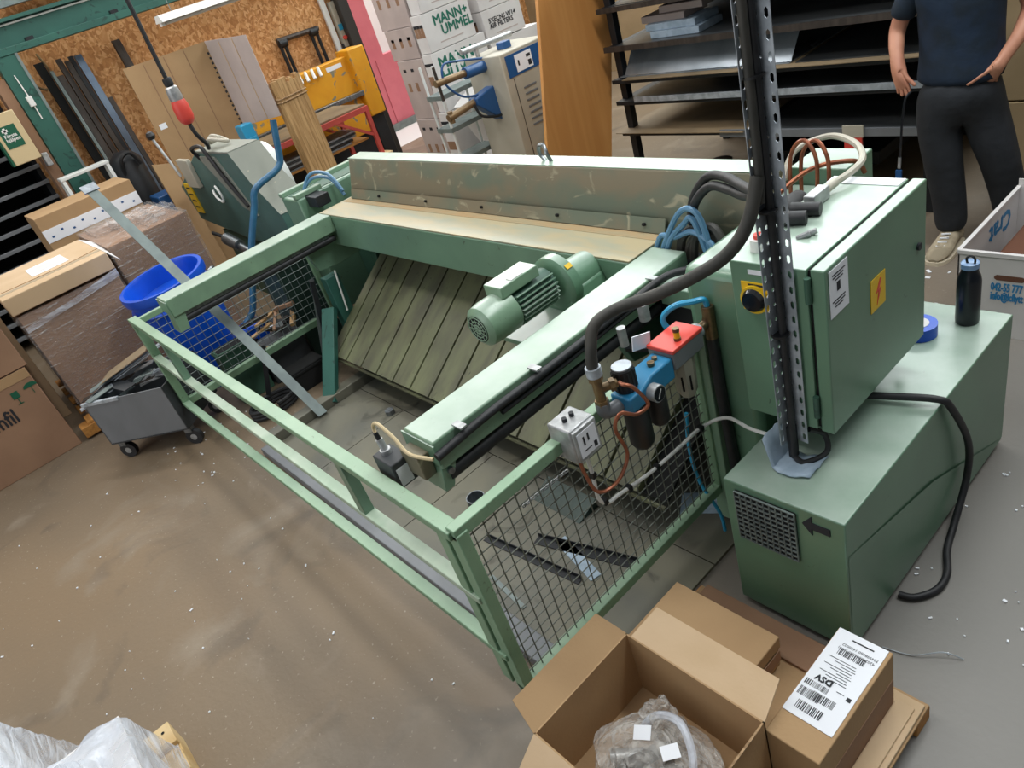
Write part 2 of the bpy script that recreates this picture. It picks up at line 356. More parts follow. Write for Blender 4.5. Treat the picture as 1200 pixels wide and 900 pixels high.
# red steel fence outside
fence = thing('steel_container', 'pink red steel container wall outside the open doorway', 'container', (-10.4, 6, 0))
MB().prism([(5.0,0.0),(9.5,0.0),(9.5,1.07),(6.27,1.07),(6.24,2.6),(5.0,2.6)], 'x', -10.5, -10.35).build('panel', 'pink_red', fence, bevel=.004)
wb_ = thing('white_backdrop', 'bright white building added to stand for the sky in the doorway', 'backdrop', (-12.2, 7, 0))  # added panel standing in for white sky behind the yard
B(-12.4,3,0,-12.2,13,3.4).build('wall', 'lamp_white', wb_)
B(-12.2,3,2.0,-12.19,13,2.03).build('joint', 'zinc_flat', wb_)
B(-10.36, 5.0, .0, -10.3, 9.5, .1).build('base_rail', 'zinc_flat', fence)
for i in range(7): B(-10.352, 5.2+i*.45, .1, -10.335, 5.22+i*.45, 1.04).build('rib', 'pink_red', fence)

# ------------------------------------------------------------------ folding machine
fm = thing('folding_machine', 'large green sheet metal folding machine with arms, guards and sloping plank table', 'machine', (-3.0, 1.9, 0))
# clamp beam (steep dusty face) - profile in YZ swept along X with a chamfered left end
prof0 = [(2.03,1.0),(2.13,1.25),(2.235,1.25),(2.6,1.05),(2.6,.75),(2.1,.75)]
cb = MB(); n = len(prof0)
xs_l = [-4.33,-4.35,-4.37,-4.5,-4.5,-4.35]
vs = [(xs_l[i], p[0], p[1]) for i, p in enumerate(prof0)]+[(-1.42, p[0], p[1]) for p in prof0]
cb.add(vs, [tuple(range(n)), tuple(range(2*n-1, n-1, -1))]+[(i, n+i, n+(i+1)%n, (i+1)%n) for i in range(n)])
cbo = cb.build('clamp_beam', 'dusty', fm, bevel=.006)
MB().add([(-4.36,2.131,1.2525),(-1.42,2.131,1.2525),(-1.42,2.236,1.2525),(-4.37,2.236,1.2525),(-4.36,2.131,1.249),(-1.42,2.131,1.249),(-1.42,2.236,1.249),(-4.37,2.236,1.249)],
    [(0,1,2,3),(4,7,6,5),(0,4,5,1),(1,5,6,2),(2,6,7,3),(3,7,4,0)]).build('beam_top_plate', 'green_rail', cbo)
MB().add([(-4.3,2.022,1.035),(-1.8,2.022,1.035),(-1.8,2.044,1.09),(-4.3,2.044,1.09),(-4.3,2.03,1.03),(-1.8,2.03,1.03),(-1.8,2.052,1.085),(-4.3,2.052,1.085)],
    [(0,1,2,3),(4,7,6,5),(0,4,5,1),(1,5,6,2),(2,6,7,3),(3,7,4,0)]).build('seam_strip', 'dusty', cbo)
for x in (-3.95,-3.45,-2.95,-2.4,-1.9): MB().cyl((x,2.036,1.062),(x,2.022,1.068),.007,8).build('bolt', 'gap', cbo)
MB().tube([(-2.52,2.18,1.25),(-2.52,2.165,1.29),(-2.54,2.175,1.325),(-2.58,2.18,1.32),(-2.59,2.185,1.28),(-2.57,2.19,1.25)], .009, 8).build('lifting_eye', 'steel', cbo)
# cross beam
xb = B(-4.37, 1.80, .82, -1.80, 2.06, 1.022).build('cross_beam', 'green', fm, bevel=.006)
B(-4.36, 1.802, 1.0225, -1.80, 2.05, 1.03).build('dusty_top', 'dust_top', xb, bevel=.002)
B(-4.34, 1.975, 1.0305, -1.80, 2.045, 1.0312).build('dust_drift', 'dust_brown', xb)
# side arms
def arm(xo, xi, far):
    o = B(min(xo, xi), .70, .925, max(xo, xi), far, 1.03).build('side_arm', 'green_rail', fm, bevel=.006); return o
aR = arm(-1.63, -1.79, 1.93); aL = arm(-4.37, -4.21, 1.8)
B(-1.80, .695, .95, -1.625, .70, 1.02).build('end_cap', 'green', aR)
B(-4.38, .695, .94, -4.205, .70, 1.02).build('end_cap', 'green', aL)
MB().prism([(.70,.93),(.76,.93),(.72,.845),(.685,.845)], 'x', -1.75, -1.64).build('arm_bracket', 'green', aR, bevel=.003)
MB().prism([(.70,.93),(.77,.93),(.75,.83),(.69,.83)], 'x', -4.33, -4.22).build('arm_bracket', 'green_rail', aL, bevel=.003)
MB().cyl((-1.64,.725,.905),(-1.63,.725,.905),.012,10).build('bolt', 'steel', aR)
MB().cyl((-1.66,.72,.885),(-1.66,1.75,.885),.026,14).build('guide_rod', 'rubber', fm)
MB().cyl((-4.24,.72,.885),(-4.24,1.78,.885),.02,14).build('guide_rod', 'rubber', fm)
B(-4.23,.74,.905,-4.225,1.74,.925).build('scraper_strip', 'steel', aL)
# gusset plates under cross beam at the arms
gL = MB().prism([(1.56,1.0),(1.80,1.0),(2.0,.86),(2.0,.72),(1.78,.70),(1.62,.72)], 'x', -4.34, -4.30).build('gusset_plate', 'green', fm, bevel=.004)
MB().cyl((-4.30,1.66,.93),(-4.295,1.66,.93),.012,10).build('bolt_hole', 'gap', gL)
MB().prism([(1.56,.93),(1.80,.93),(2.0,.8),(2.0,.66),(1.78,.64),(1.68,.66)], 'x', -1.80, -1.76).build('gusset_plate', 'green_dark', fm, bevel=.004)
# far (left) column, right column
cl = MB().prism([(1.80,.0),(2.6,.0),(2.6,1.10),(1.80,1.10)], 'x', -4.86, -4.60).build('side_column', 'green', fm, bevel=.012)
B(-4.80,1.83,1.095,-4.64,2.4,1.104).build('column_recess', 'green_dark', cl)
B(-4.88,1.80,1.10,-4.83,2.5,1.13).build('column_lip', 'green_rail', cl, bevel=.004)
B(-4.66,1.80,1.10,-4.61,2.0,1.13).build('column_lip', 'green_rail', cl, bevel=.004)
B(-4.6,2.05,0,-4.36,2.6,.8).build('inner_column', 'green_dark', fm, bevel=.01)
cr = B(-1.43,1.65,.05,-1.20,2.32,1.14).build('side_column', 'green_box', fm, bevel=.03)
# rear frame and lower beam (behind the plank table)
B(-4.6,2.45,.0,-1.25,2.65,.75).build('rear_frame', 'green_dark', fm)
B(-1.43,1.62,.05,-1.36,1.70,.92).build('column_strip', 'green_rail', cr, bevel=.004)
# legs
MB().bar((-4.33,1.58,.46),(-4.06,1.22,.02),.09,.05).build('leg', 'greybeam', fm, bevel=.004)
B(-4.36,1.62,.0,-4.28,1.72,.66).build('leg', 'greybeam', fm, bevel=.004)
# sloping plank table: planks run up the slope
th = math.atan2(.50-.0, .74)
y0, z0 = 1.445, .20; Ls = .98; sl = Vector((0, math.cos(th), math.sin(th))); nr = Vector((0, -math.sin(th), math.cos(th)))
x = -4.29; k = 0
sub = MB().obox(Vector(((-4.29-1.53)/2, y0, z0))+sl*(Ls/2)-nr*.026, (2.74, Ls-.02, .014), ex=Vector((1,0,0)), ey=sl, ez=nr).build('table_backing', 'gap', fm)
widths = [.10, .13]+[.185]*13
for wd in widths:
    if x+wd > -1.50: wd = -1.53-x
    if wd < .02: break
    MB().obox(Vector((x+wd/2, y0, z0))+sl*(Ls/2), (wd-.014, Ls, .036), ex=Vector((1,0,0)), ey=sl, ez=nr).build('plank', 'plank', fm, bevel=.002)
    x += wd
MB().bar((-4.29,1.44,.18),(-1.53,1.44,.18),.012,.014).build('table_edge', 'plank', fm)
chn = MB().cyl((-1.424,.80,.80),(-1.424,.803,.80),.004,6).build('safety_chain', 'alu', fm)
for i in range(16): MB().tube([(-1.424+.006*math.sin(t*.785)*(i%2),.80+i*.012+.007*math.cos(t*.785),.80-.00004*i*i+.006*math.sin(t*.785)*(1-i%2)) for t in range(9)], .002, 5, 1).build('chain_link', 'alu', chn)
# machine base plates on the floor
for i,(xa,xb_) in enumerate(((-4.02,-3.5),(-3.495,-2.65),(-2.645,-1.32))):
    B(xa, .80, .0, xb_, 1.42, .012).build('floor_plate', 'plate', fm)
for i,(xa,xb_) in enumerate(((-4.02,-3.1),(-3.095,-2.2),(-2.195,-1.32))):
    B(xa, 1.425, .0, xb_, 2.4, .012).build('floor_plate', 'plate', fm)
B(-4.12,.80,.0,-4.03,2.3,.07).build('base_sill', 'plate', fm, bevel=.004)
B(-4.02,.70,.0,-1.45,.79,.05).build('base_sill', 'bin', fm, bevel=.004)
MB().cyl((-3.55,1.36,.012),(-3.55,1.36,.04),.028,14).build('floor_fitting', 'steel', fm)
# white thin rod under left arm
MB().cyl((-4.27,1.70,.69),(-4.25,1.66,.42),.006,8).build('gas_rod', 'white', fm)
# guards
gt, gb = .91, .21
gR = MB()
gR.bar((-1.41,.55,gt),(-1.41,1.64,gt),.04,.04).bar((-1.41,.55,gb),(-1.41,1.65,gb),.04,.04).bar((-1.41,.57,gb),(-1.41,.57,gt),.05,.04,up=(0,1,0)).bar((-1.41,1.63,gb),(-1.41,1.63,gt),.04,.04,up=(0,1,0))
gRo = gR.build('guard_frame', 'guard_green', fm, bevel=.003)
def wiremesh(x, ya, yb, za, zb, step, r, parent, m):
    w_ = MB(); y = ya+step/2
    while y < yb: w_.cyl((x,y,za),(x,y,zb),r,5,caps=False); y += step
    z = za+step/2
    while z < zb: w_.cyl((x,ya,z),(x,yb,z),r,5,caps=False); z += step
    o = w_.build('wire_mesh', m, parent); return o
wiremesh(-1.41,.59,1.62,.23,.89,.041,.0022,gRo,'mesh')
gL2 = MB()
gL2.bar((-4.64,.55,.88),(-4.64,1.72,.88),.035,.035).bar((-4.64,.57,.29),(-4.64,1.72,.305),.04,.045).bar((-4.64,.57,.27),(-4.64,.57,.9),.05,.05,up=(0,1,0)).bar((-4.64,1.72,.29),(-4.64,1.72,.89),.035,.035,up=(0,1,0))
gLo = gL2.build('guard_frame', 'guard_green', fm, bevel=.003)
wiremesh(-4.64,.60,1.70,.31,.86,.05,.0022,gLo,'zinc_flat')
for z, hgt, wd, m in ((.905,.03,.05,'guard_green'),(.64,.026,.045,'zinc_flat'),(.37,.026,.045,'guard_green')):
    MB().bar((-4.64,.565,z if z > .4 else .29),(-1.41,.565,z if z>.4 else .37),wd,hgt).build('guard_rail', m if z != .64 else mat('pale_worn_green_paint','#b3c2ae',.45,0,'#9cb29a',5), fm, bevel=.003)
for x in (-4.05, -2.08): MB().bar((x,.565,.63),(x,.565,.90),.05,.04,up=(0,1,0)).build('guard_post', 'green', fm, bevel=.003)
MB().bar((-1.47,.565,.22),(-1.47,.565,.90),.05,.04,up=(0,1,0)).build('guard_post', 'guard_green', fm, bevel=.003)
# motor on the cross beam
mx, mz = -2.03, 1.025
mo = MB().cyl((mx,1.58,mz),(mx,1.36,mz),.062,24).build('drive_motor', 'green_dark', fm)
for i in range(26):
    a = 2*math.pi*i/26
    if .9 < a < 1.9: continue
    c = Vector((mx+math.cos(a)*.071, 1.475, mz+math.sin(a)*.071))
    MB().obox(c, (.024,.19,.005), ex=Vector((math.cos(a),0,math.sin(a))), ey=Vector((0,1,0)), ez=Vector((-math.sin(a),0,math.cos(a)))).build('cooling_fin', 'zinc_flat' if 0 else 'green', mo)
MB().lathe([(.083,0),(.083,.10),(.078,.135),(.06,.15),(.055,.152)], (mx,1.37,mz), 28, (0,-1,0)).build('fan_cover', 'green_rail', mo)
fg = MB()
for r in (.018,.034,.05): fg.tube([(mx+r*math.cos(t*.5236),1.217,mz+r*math.sin(t*.5236)) for t in range(13)], .0025, 5, 1)
for i in range(6):
    a = i*math.pi/6; fg.cyl((mx-.05*math.cos(a),1.217,mz-.05*math.sin(a)),(mx+.05*math.cos(a),1.217,mz+.05*math.sin(a)),.002,5)
fg.build('fan_grille', 'green_rail', mo)
MB().cyl((mx,1.2185,mz),(mx,1.2165,mz),.054,24).build('fan_opening', 'gap', mo)
B(mx-.05,1.33,mz+.07,mx+.05,1.52,mz+.115).build('terminal_box', 'green_rail', mo, bevel=.004)
MB().lathe([(.105,0),(.116,.008),(.116,.048),(.105,.058),(.07,.066)], (mx,1.66,mz-.03), 28, (0,-1,0)).build('gearbox_flange', 'green_box', mo)
MB().prism([(mx-.085,mz-.05),(mx+.085,mz-.05),(mx+.11,mz-.15),(mx-.11,mz-.15)], 'y', 1.60, 1.80).build('gearbox', 'green_box', mo, bevel=.01)
MB().cyl((mx,1.65,mz-.05),(mx,1.80,mz-.06),.08,24).build('gearbox_drum', 'green_box', mo)
B(mx-.09,1.36,mz-.155,mx+.09,1.62,mz-.135).build('motor_foot', 'green_box', mo, bevel=.003)
decal('rating_plate', (mx+.084,1.635,mz+.054), (0,1,0), (-.7,0,.7), .03,.02,'yellow',mo)
decal('rating_plate', (mx+.03,1.42,mz+.1165), (0,1,0), (-1,0,0), .06,.03,'alu',mo)
# sensor box at the end of the right arm
sb = B(-1.865,.60,.87,-1.755,.67,.965).build('sensor_block', 'bin_in', fm, bevel=.004)
MB().obox((-1.72,.675,.945),(.10,.045,.085)).build('sensor_bracket', 'dusty', sb, bevel=.004)
decal('rating_plate', (-1.754,.632,.91), (0,1,0), (0,0,1), .045,.065,'paper',sb)
MB().cyl((-1.83,.635,.965),(-1.84,.635,1.015),.012,12).cyl((-1.83,.635,.965),(-1.83,.635,.98),.018,12).build('cable_gland', 'alu', sb)
MB().cyl((-1.84,.635,1.015),(-1.845,.635,1.04),.008,10).build('plug_boot', 'black', sb)
MB().tube([(-1.845,.635,1.035),(-1.85,.64,1.06),(-1.82,.645,1.075),(-1.76,.65,1.04),(-1.70,.65,1.0),(-1.62,.68,.99)], .006, 8).build('cream_cable', 'beige_box', sb)
# cables clipped on the right arm
ac = MB().tube([(-1.615,.69,.99),(-1.612,.9,1.005),(-1.61,1.2,1.005),(-1.61,1.55,1.01),(-1.58,1.75,1.03),(-1.5,1.85,1.02)], .014, 10).build('arm_cable', 'rubber', fm)
ac2 = MB().tube([(-1.618,.95,.975),(-1.615,1.2,.975),(-1.61,1.6,.985),(-1.56,1.8,.98)], .010, 8).build('arm_cable', 'rubber', fm)
for y in (.80,1.12,1.46,1.72): B(-1.645,y-.012,1.028,-1.598,y+.012,1.034).build('cable_clip', 'alu', fm)
# hydraulics and dark machinery between arm and column
hy = MB().box(-1.75,1.86,.72,-1.46,2.02,.98).build('valve_block', 'rackblack', fm, bevel=.006)
B(-1.60,1.72,.93,-1.45,1.92,1.0).build('bracket_plate', 'green', fm, bevel=.003)
MB().bar((-1.62,1.52,.86),(-1.50,1.60,.84),.035,.012).build('slotted_link', 'rackblack', fm)
MB().cyl((-1.55,1.45,.93),(-1.55,1.45,1.0),.016,12).build('pin', 'alu', fm)
MB().cyl((-1.54,1.56,.97),(-1.54,1.56,1.03),.02,12).build('pin', 'alu', fm)
for dx, dz in ((0,0),(.035,-.02),(.06,.01)):
    MB().tube([(-1.70+dx,1.97,.94),(-1.67+dx,1.97,1.06+dz),(-1.60+dx,1.98,1.10+dz),(-1.55+dx,1.97,1.03+dz),(-1.53+dx,1.96,.92)], .017, 8).build('hydraulic_hose', 'hose', fm)
for r_, z_ in ((.0,1.19),(.02,1.155),(-.03,1.10)):
    MB().tube([(-1.76+r_,1.94,.99),(-1.72+r_,1.945,1.07),(-1.66+r_,1.95,z_-.03),(-1.605,1.95,z_),(-1.56-r_,1.95,z_-.04),(-1.53-r_,1.95,1.0)], .011, 8).build('air_hose', 'blue_hose', fm)
for r_, z_ in ((0,1.20),(.03,1.17)):
    MB().tube([(-4.70,1.88,.98),(-4.70,1.90,1.10),(-4.66,1.98,z_),(-4.58,2.06,1.17-r_),(-4.50,2.08,1.05-r_)], .011, 8).build('air_hose', 'blue_hose', fm)
B(-4.62,1.86,1.03,-4.46,1.96,1.10).build('valve_block', 'rackblack', fm, bevel=.004)
# twin black cables arching to the cable post
for d in (0,.03):
    MB().tube([(-1.66+d,2.02-d,1.10),(-1.62+d,2.0-d,1.2),(-1.54+d,1.99-d,1.29-d*.6),(-1.44+d,1.95-d,1.315-d),(-1.30,1.85,1.33-d),(-1.16,1.72,1.37)], .016, 10).build('bundled_cable', 'rubber', fm)
# green box on top of the right end with hoses
rb = B(-1.42,2.30,.75,-1.21,2.48,1.20).build('end_housing', 'green_box', fm, bevel=.005)
MB().cyl((-1.27,1.97,1.18),(-1.27,2.10,1.17),.04,14).build('damper_cylinder', 'rubber', fm)
MB().cyl((-1.20,1.90,1.18),(-1.20,2.06,1.17),.04,14).build('damper_cylinder', 'rubber', fm)
for a_ in (0,.04):
    MB().tube([(-1.36+a_,2.2,1.15),(-1.36+a_,2.22,1.28),(-1.31+a_,2.22,1.33),(-1.26+a_,2.2,1.28),(-1.25+a_,2.18,1.18)], .007, 8).build('copper_hose', 'copper', fm)
MB().tube([(-1.36,2.10,1.18),(-1.28,2.2,1.24),(-1.16,2.25,1.25),(-1.14,2.28,1.20)], .008, 8).build('copper_hose', 'copper', fm)

# ------------------------------------------------------------------ floor cabinet (power pack)
pp = thing('power_pack_cabinet', 'low green floor standing sheet steel cabinet with vent grille and black arrow', 'cabinet', (-.955, 1.94, 0))
B(-1.15,1.35,.03,-.757,2.53,.588).build('body', 'green_box', pp, bevel=.004)
B(-1.13,1.37,0,-.79,2.50,.03).build('plinth', 'gap', pp)
MB().add([(-.756,1.36,.03),(-.756,1.36,.45),(-.751,1.9,.31),(-.756,2.52,.03)], [(0,1,2),(0,2,3)]).build('pressed_crease', 'green_box', pp, fix=False)
gl = B(-1.108,1.343,.36,-.905,1.350,.56).build('vent_grille', 'gap', pp)
gw = MB()
for i in range(11): xx = -1.108+i*.0203; gw.box(xx-.0017,1.338,.36,xx+.0017,1.344,.56)
for i in range(11): zz = .36+i*.02; gw.box(-1.108,1.338,zz-.0017,-.905,1.344,zz+.0017)
gw.build('grille_wire', 'zinc_flat', gl)
MB().prism([(-.885,.535),(-.855,.572),(-.855,.548),(-.80,.548),(-.80,.522),(-.855,.522),(-.855,.498)], 'y', 1.346, 1.350).build('arrow_mark', 'print', pp)
# bottle, tape, bolt, rag, cable
bt = thing('drinking_bottle', 'matte black drinking bottle with loop cap on the green cabinet', 'bottle', (-.87,2.44,.589))
MB().lathe([(.036,0),(.038,.01),(.038,.165),(.034,.185),(.027,.20),(.027,.215)], (-.87,2.44,.589), 24).build('body', 'bottle', bt)
MB().lathe([(.028,0),(.028,.018),(.022,.022)], (-.87,2.44,.804), 24).build('cap', 'bottle_cap', bt)
MB().tube([(-.855,2.43,.812),(-.852,2.43,.84),(-.865,2.43,.852),(-.878,2.43,.84),(-.872,2.43,.815)], .004, 6).build('carry_loop', 'black', bt)
tp = thing('tape_roll', 'roll of blue tape lying behind the electrical cabinet', 'tape', (-.98,2.31,.589))
MB().lathe([(.035,0),(.062,0),(.062,.045),(.035,.045)], (-.98,2.31,.589), 24).build('roll', 'blue', tp)
MB().lathe([(.030,.002),(.0355,.002),(.0355,.047),(.030,.047)], (-.98,2.31,.589), 24).build('core', 'card_white', tp)

# ------------------------------------------------------------------ electrical cabinet
ec = thing('electrical_cabinet', 'green wall mounted electrical cabinet with yellow hazard sticker and notice on door', 'cabinet', (-1.04,1.85,.72))
B(-1.165,1.55,.72,-.935,2.13,1.25).build('body', 'green_box', ec, bevel=.003)
B(-.935,1.56,.725,-.925,2.12,1.245).build('door_seal', 'gap', ec)
dr = B(-.925,1.552,.715,-.885,2.132,1.252).build('door', 'green_box', ec, bevel=.004)
for z in (.77,1.155):
    MB().cyl((-.93,1.545,z),(-.93,1.545,z+.075),.009,10).build('hinge', 'green_dark', dr)
decal('notice_sheet', (-.8835,1.615,1.17), (0,1,0), (0,0,1), .095,.14,'paper',dr)
for i in range(6): decal('notice_line', (-.8825,1.615-.004*(i%2),1.222-i*.009-(0.05 if i>2 else 0)), (0,1,0),(0,0,1), .065-.012*(i%3),.003,'print',dr)
decal('notice_mark', (-.8825,1.612,1.182), (0,1,0),(0,0,1), .016,.026,'print',dr)
decal('hazard_sticker', (-.8835,1.825,1.045), (0,1,0), (0,0,1), .085,.105,'yellow',dr)
MB().prism([(1.835,1.085),(1.812,1.045),(1.826,1.048),(1.815,1.005),(1.842,1.055),(1.828,1.052),(1.843,1.083)], 'x', -.8835, -.8815).build('lightning_bolt', 'red', dr)
MB().cyl((-.886,2.08,1.06),(-.878,2.08,1.06),.012,12).build('door_lock', 'rackblack', dr)
sw = decal('switch_plate', (-1.09,1.549,1.145), (1,0,0), (0,0,1), .085,.09,'yellow',ec,.006)
MB().cyl((-1.09,1.548,1.14),(-1.09,1.535,1.14),.043,24).build('switch_ring', 'yellow', sw)
MB().cyl((-1.09,1.536,1.14),(-1.09,1.522,1.14),.037,24,r2=.03).build('rotary_knob', 'darkglass', sw)
decal('switch_text', (-1.085,1.5455,1.183), (1,0,0),(0,0,1), .05,.006,'print',sw,.0012)
decal('name_strip', (-1.085,1.549,1.222), (1,0,0), (0,0,1), .045,.014,'paper',ec)
wb = MB().cyl((-1.115,1.63,1.25),(-1.115,1.63,1.285),.028,18,r2=.026).build('push_button_base', 'white', ec)
MB().cyl((-1.115,1.63,1.285),(-1.115,1.63,1.296),.016,14).build('button', 'red', wb)
for x_, y_ in ((-1.05,1.71),(-1.04,1.73)): MB().cyl((x_,y_,1.25),(x_+.03,y_+.015,1.262),.009,8).build('cable_gland', 'alu', ec)
pg = MB().obox((-1.11,1.93,1.272),(.035,.09,.04)).build('plug_connector', 'alu', ec, bevel=.003)
MB().cyl((-1.11,1.975,1.272),(-1.105,2.03,1.275),.014,12).build('plug_gland', 'welder_grey', pg)
MB().tube([(-1.105,2.03,1.275),(-1.09,2.10,1.28),(-1.10,2.19,1.285),(-1.18,2.30,1.29),(-1.30,2.36,1.29),(-1.38,2.28,1.27),(-1.38,2.2,1.2)], .011, 8).build('grey_cable', 'welder_grey', pg)
MB().cyl((-1.14,1.84,1.27),(-1.06,1.86,1.27),.022,12,r2=.02).build('rubber_boot', 'rubber', ec)
MB().cyl((-1.13,1.78,1.27),(-1.07,1.80,1.27),.022,12,r2=.02).build('rubber_boot', 'rubber', ec)
decal('top_label', (-1.05,2.10,1.2515), (1,0,0),(0,1,0), .22,.05,'paper',ec)
MB().cyl((-.95,2.1,.72),(-.95,2.1,.67),.010,10).cyl((-.95,2.1,.67),(-.95,2.1,.655),.015,10).build('mounting_bolt', 'rackblack', ec)
MB().box(-1.20,1.75,.8,-1.165,1.85,.9).box(-1.20,1.95,.8,-1.165,2.05,1.2).build('mounting_bracket', 'green_dark', ec)

# ------------------------------------------------------------------ slotted angle post with cable
po = thing('slotted_post', 'tall galvanised slotted angle post with black cables tied in its groove', 'post', (-1.0,1.53,.59))
def slotted(p0, ex, wd, z0, z1, name):
    mb = MB(); ex = Vector(ex).normalized(); pitch = .046; z = z0; k = 0
    def ring(cx, cz, hw, hh, rw, rh, n=8):
        # cell of half size hw,hh with a rounded slot rw,rh
        out = [(-hw,-hh),(0,-hh),(hw,-hh),(hw,0),(hw,hh),(0,hh),(-hw,hh),(-hw,0)]
        inn = [(-rw,-rh*.55),(0,-rh),(rw,-rh*.55),(rw,0),(rw,rh*.55),(0,rh),(-rw,rh*.55),(-rw,0)]
        vs = [Vector(p0)+ex*(cx+a)+Vector((0,0,cz+b)) for a, b in out+inn]
        mb.add(vs, [(i,(i+1)%8,8+(i+1)%8,8+i) for i in range(8)])
    while z < z1-.001:
        ring(wd*.30, z+pitch/2, wd*.30, pitch/2, .0048, .006 if k % 2 else .0045)
        ring(wd*.80, z+pitch/2, wd*.20, pitch/2, .0055, .0125)
        z += pitch; k += 1
    o = mb.build(name, 'zinc', po, fix=False)
    for p in o.data.polygons: p.use_smooth = False
    s = o.modifiers.new('thickness', 'SOLIDIFY'); s.thickness = .002; return o
slotted((-1.022,1.546,.66), (1,-.10,0), .058, 0, 2.3, 'slotted_flange')
slotted((-1.022,1.546,.66), (-.12,-1,0), .052, 0, 2.3, 'slotted_flange')
MB().tube([(-1.0,1.515,.62),(-1.006,1.53,.75),(-1.006,1.53,1.3),(-1.006,1.53,1.7),(-1.004,1.532,2.4),(-1.004,1.532,2.95)], .011, 10).build('post_cable', 'rubber', po)
MB().tube([(-1.016,1.508,1.45),(-1.014,1.512,1.6),(-1.014,1.512,2.3),(-1.014,1.512,2.95)], .012, 10).build('post_cable', 'hose', po)
for z in (1.05,1.42,1.75,2.0): MB().cyl((-1.012,1.526,z),(-1.012,1.526,z+.006),.026,14).build('cable_tie', 'black', po)
B(-1.02,1.52,.59,-1.0,1.545,.72).build('foot_rod', 'rackblack', po)
MB().tube([(-.97,1.56,.70),(-.945,1.60,.66),(-.93,1.58,.61),(-.97,1.52,.598),(-1.0,1.515,.62)], .009, 8).build('post_cable', 'rubber', po)
rg = MB(); nx, ny = 9, 7
for j in range(ny):
    for i in range(nx):
        u_, v_ = i/(nx-1), j/(ny-1)
        rg.v.append(Vector((-1.075+u_*.15, 1.475+v_*.11-.03*math.sin(u_*3), .592+.01*abs(math.sin(u_*9+v_*7))+(.09*(1-u_*4) if u_ < .25 else 0))))
for j in range(ny-1):
    for i in range(nx-1): a = j*nx+i; rg.f.append((a,a+1,a+nx+1,a+nx))
ro = rg.build('rag', 'bluecloth', None, fix=False); ro.modifiers.new('t','SOLIDIFY').thickness = .004
tag(ro, 'pale blue folded rag under the foot of the slotted post', 'rag')
# main hose from the post to the air unit
ho = MB().tube([(-1.016,1.506,1.52),(-1.025,1.46,1.42),(-1.07,1.42,1.345),(-1.16,1.38,1.285),(-1.27,1.33,1.235),(-1.345,1.26,1.22),(-1.375,1.19,1.20),(-1.37,1.15,1.14),(-1.37,1.14,1.09)], .018, 12).build('supply_hose', 'hose')
tag(ho, 'thick dark rubber hose curving from slotted post down to brass fitting', 'hose')
# black power cable over the floor cabinet
pc = MB().tube([(-1.1,1.80,.66),(-1.0,1.86,.62),(-.9,1.90,.615),(-.768,1.945,.614),(-.738,1.985,.56),(-.725,2.10,.34),(-.73,2.12,.16),(-.72,2.0,.03),(-.70,1.90,.014),(-.66,1.80,.014),(-.66,1.72,.014),(-.70,1.655,.014),(-.745,1.64,.014)], .012, 10).build('power_cable', 'rubber')
tag(pc, 'black power cable looping over the low cabinet down to the floor', 'cable')

# ------------------------------------------------------------------ air service unit
au = thing('air_service_unit', 'pneumatic filter regulator with red lubricator and blue body mounted on guard', 'regulator', (-1.34,1.38,.72))
bd = MB().prism([(1.19,.955),(1.25,.955),(1.30,.975),(1.40,.975),(1.40,.90),(1.19,.90)], 'x', -1.385, -1.305).build('regulator_body', 'blue_air', au, bevel=.006)
MB().lathe([(.034,0),(.034,.075),(.03,.08)], (-1.355,1.235,.955), 20).build('adjuster_knob', 'black', bd)
MB().cyl((-1.355,1.235,1.035),(-1.355,1.235,1.039),.031,20).build('knob_cap', 'zinc', bd)
for a in range(16):
    t = a*math.pi/8; MB().cyl((-1.355+.034*math.cos(t),1.235+.034*math.sin(t),.96),(-1.355+.034*math.cos(t),1.235+.034*math.sin(t),1.025),.003,5).build('knob_rib', 'rubber', bd)
MB().cyl((-1.34,1.34,.975),(-1.34,1.34,.988),.012,10).cyl((-1.35,1.37,.975),(-1.35,1.37,.985),.009,10).build('port_screw', 'brass', bd)
MB().lathe([(.030,.0),(.040,.02),(.040,.15),(.036,.165)], (-1.345,1.24,.735), 20).build('filter_bowl', 'black', au)
MB().cyl((-1.345,1.24,.735),(-1.345,1.24,.715),.010,10,r2=.005).build('drain_tip', 'brass', au)
MB().lathe([(.026,.0),(.034,.015),(.034,.14)], (-1.345,1.335,.76), 20).build('filter_bowl', 'rubber', au)
ga = MB().cyl((-1.305,1.285,.925),(-1.275,1.285,.925),.028,22).build('pressure_gauge', 'alu', au)
MB().cyl((-1.2755,1.285,.925),(-1.273,1.285,.925),.024,22).build('gauge_face', 'darkglass', ga)
MB().bar((-1.2725,1.275,.912),(-1.2725,1.292,.940),.003,.002,up=(1,0,0)).build('gauge_needle', 'white', ga)
lb = MB().box(-1.40,1.40,.925,-1.30,1.55,.985).build('lubricator_head', 'bin', au, bevel=.004)
MB().box(-1.402,1.398,.985,-1.298,1.552,.999).build('red_lid', 'red', lb, bevel=.003)
MB().cyl((-1.325,1.46,.999),(-1.325,1.46,1.03),.010,12).build('sight_tube', 'yellow', lb)
MB().cyl((-1.325,1.46,1.03),(-1.325,1.46,1.042),.011,12).cyl((-1.325,1.46,.999),(-1.325,1.46,1.008),.012,12).build('sight_cap', 'brass', lb)
MB().lathe([(.022,0),(.034,.02),(.040,.14),(.040,.16)], (-1.345,1.485,.765), 8).build('oil_bowl', 'bowl', au)
for az in (-22.5,-67.5):
    ca, sa = math.cos(math.radians(az)), math.sin(math.radians(az)); MB().obox((-1.345+.0345*ca,1.485+.0345*sa,.83),(.004,.006,.055),ex=Vector((ca,sa,0)),ey=Vector((-sa,ca,0)),ez=Vector((0,0,1))).build('sight_slot', 'gap', au)
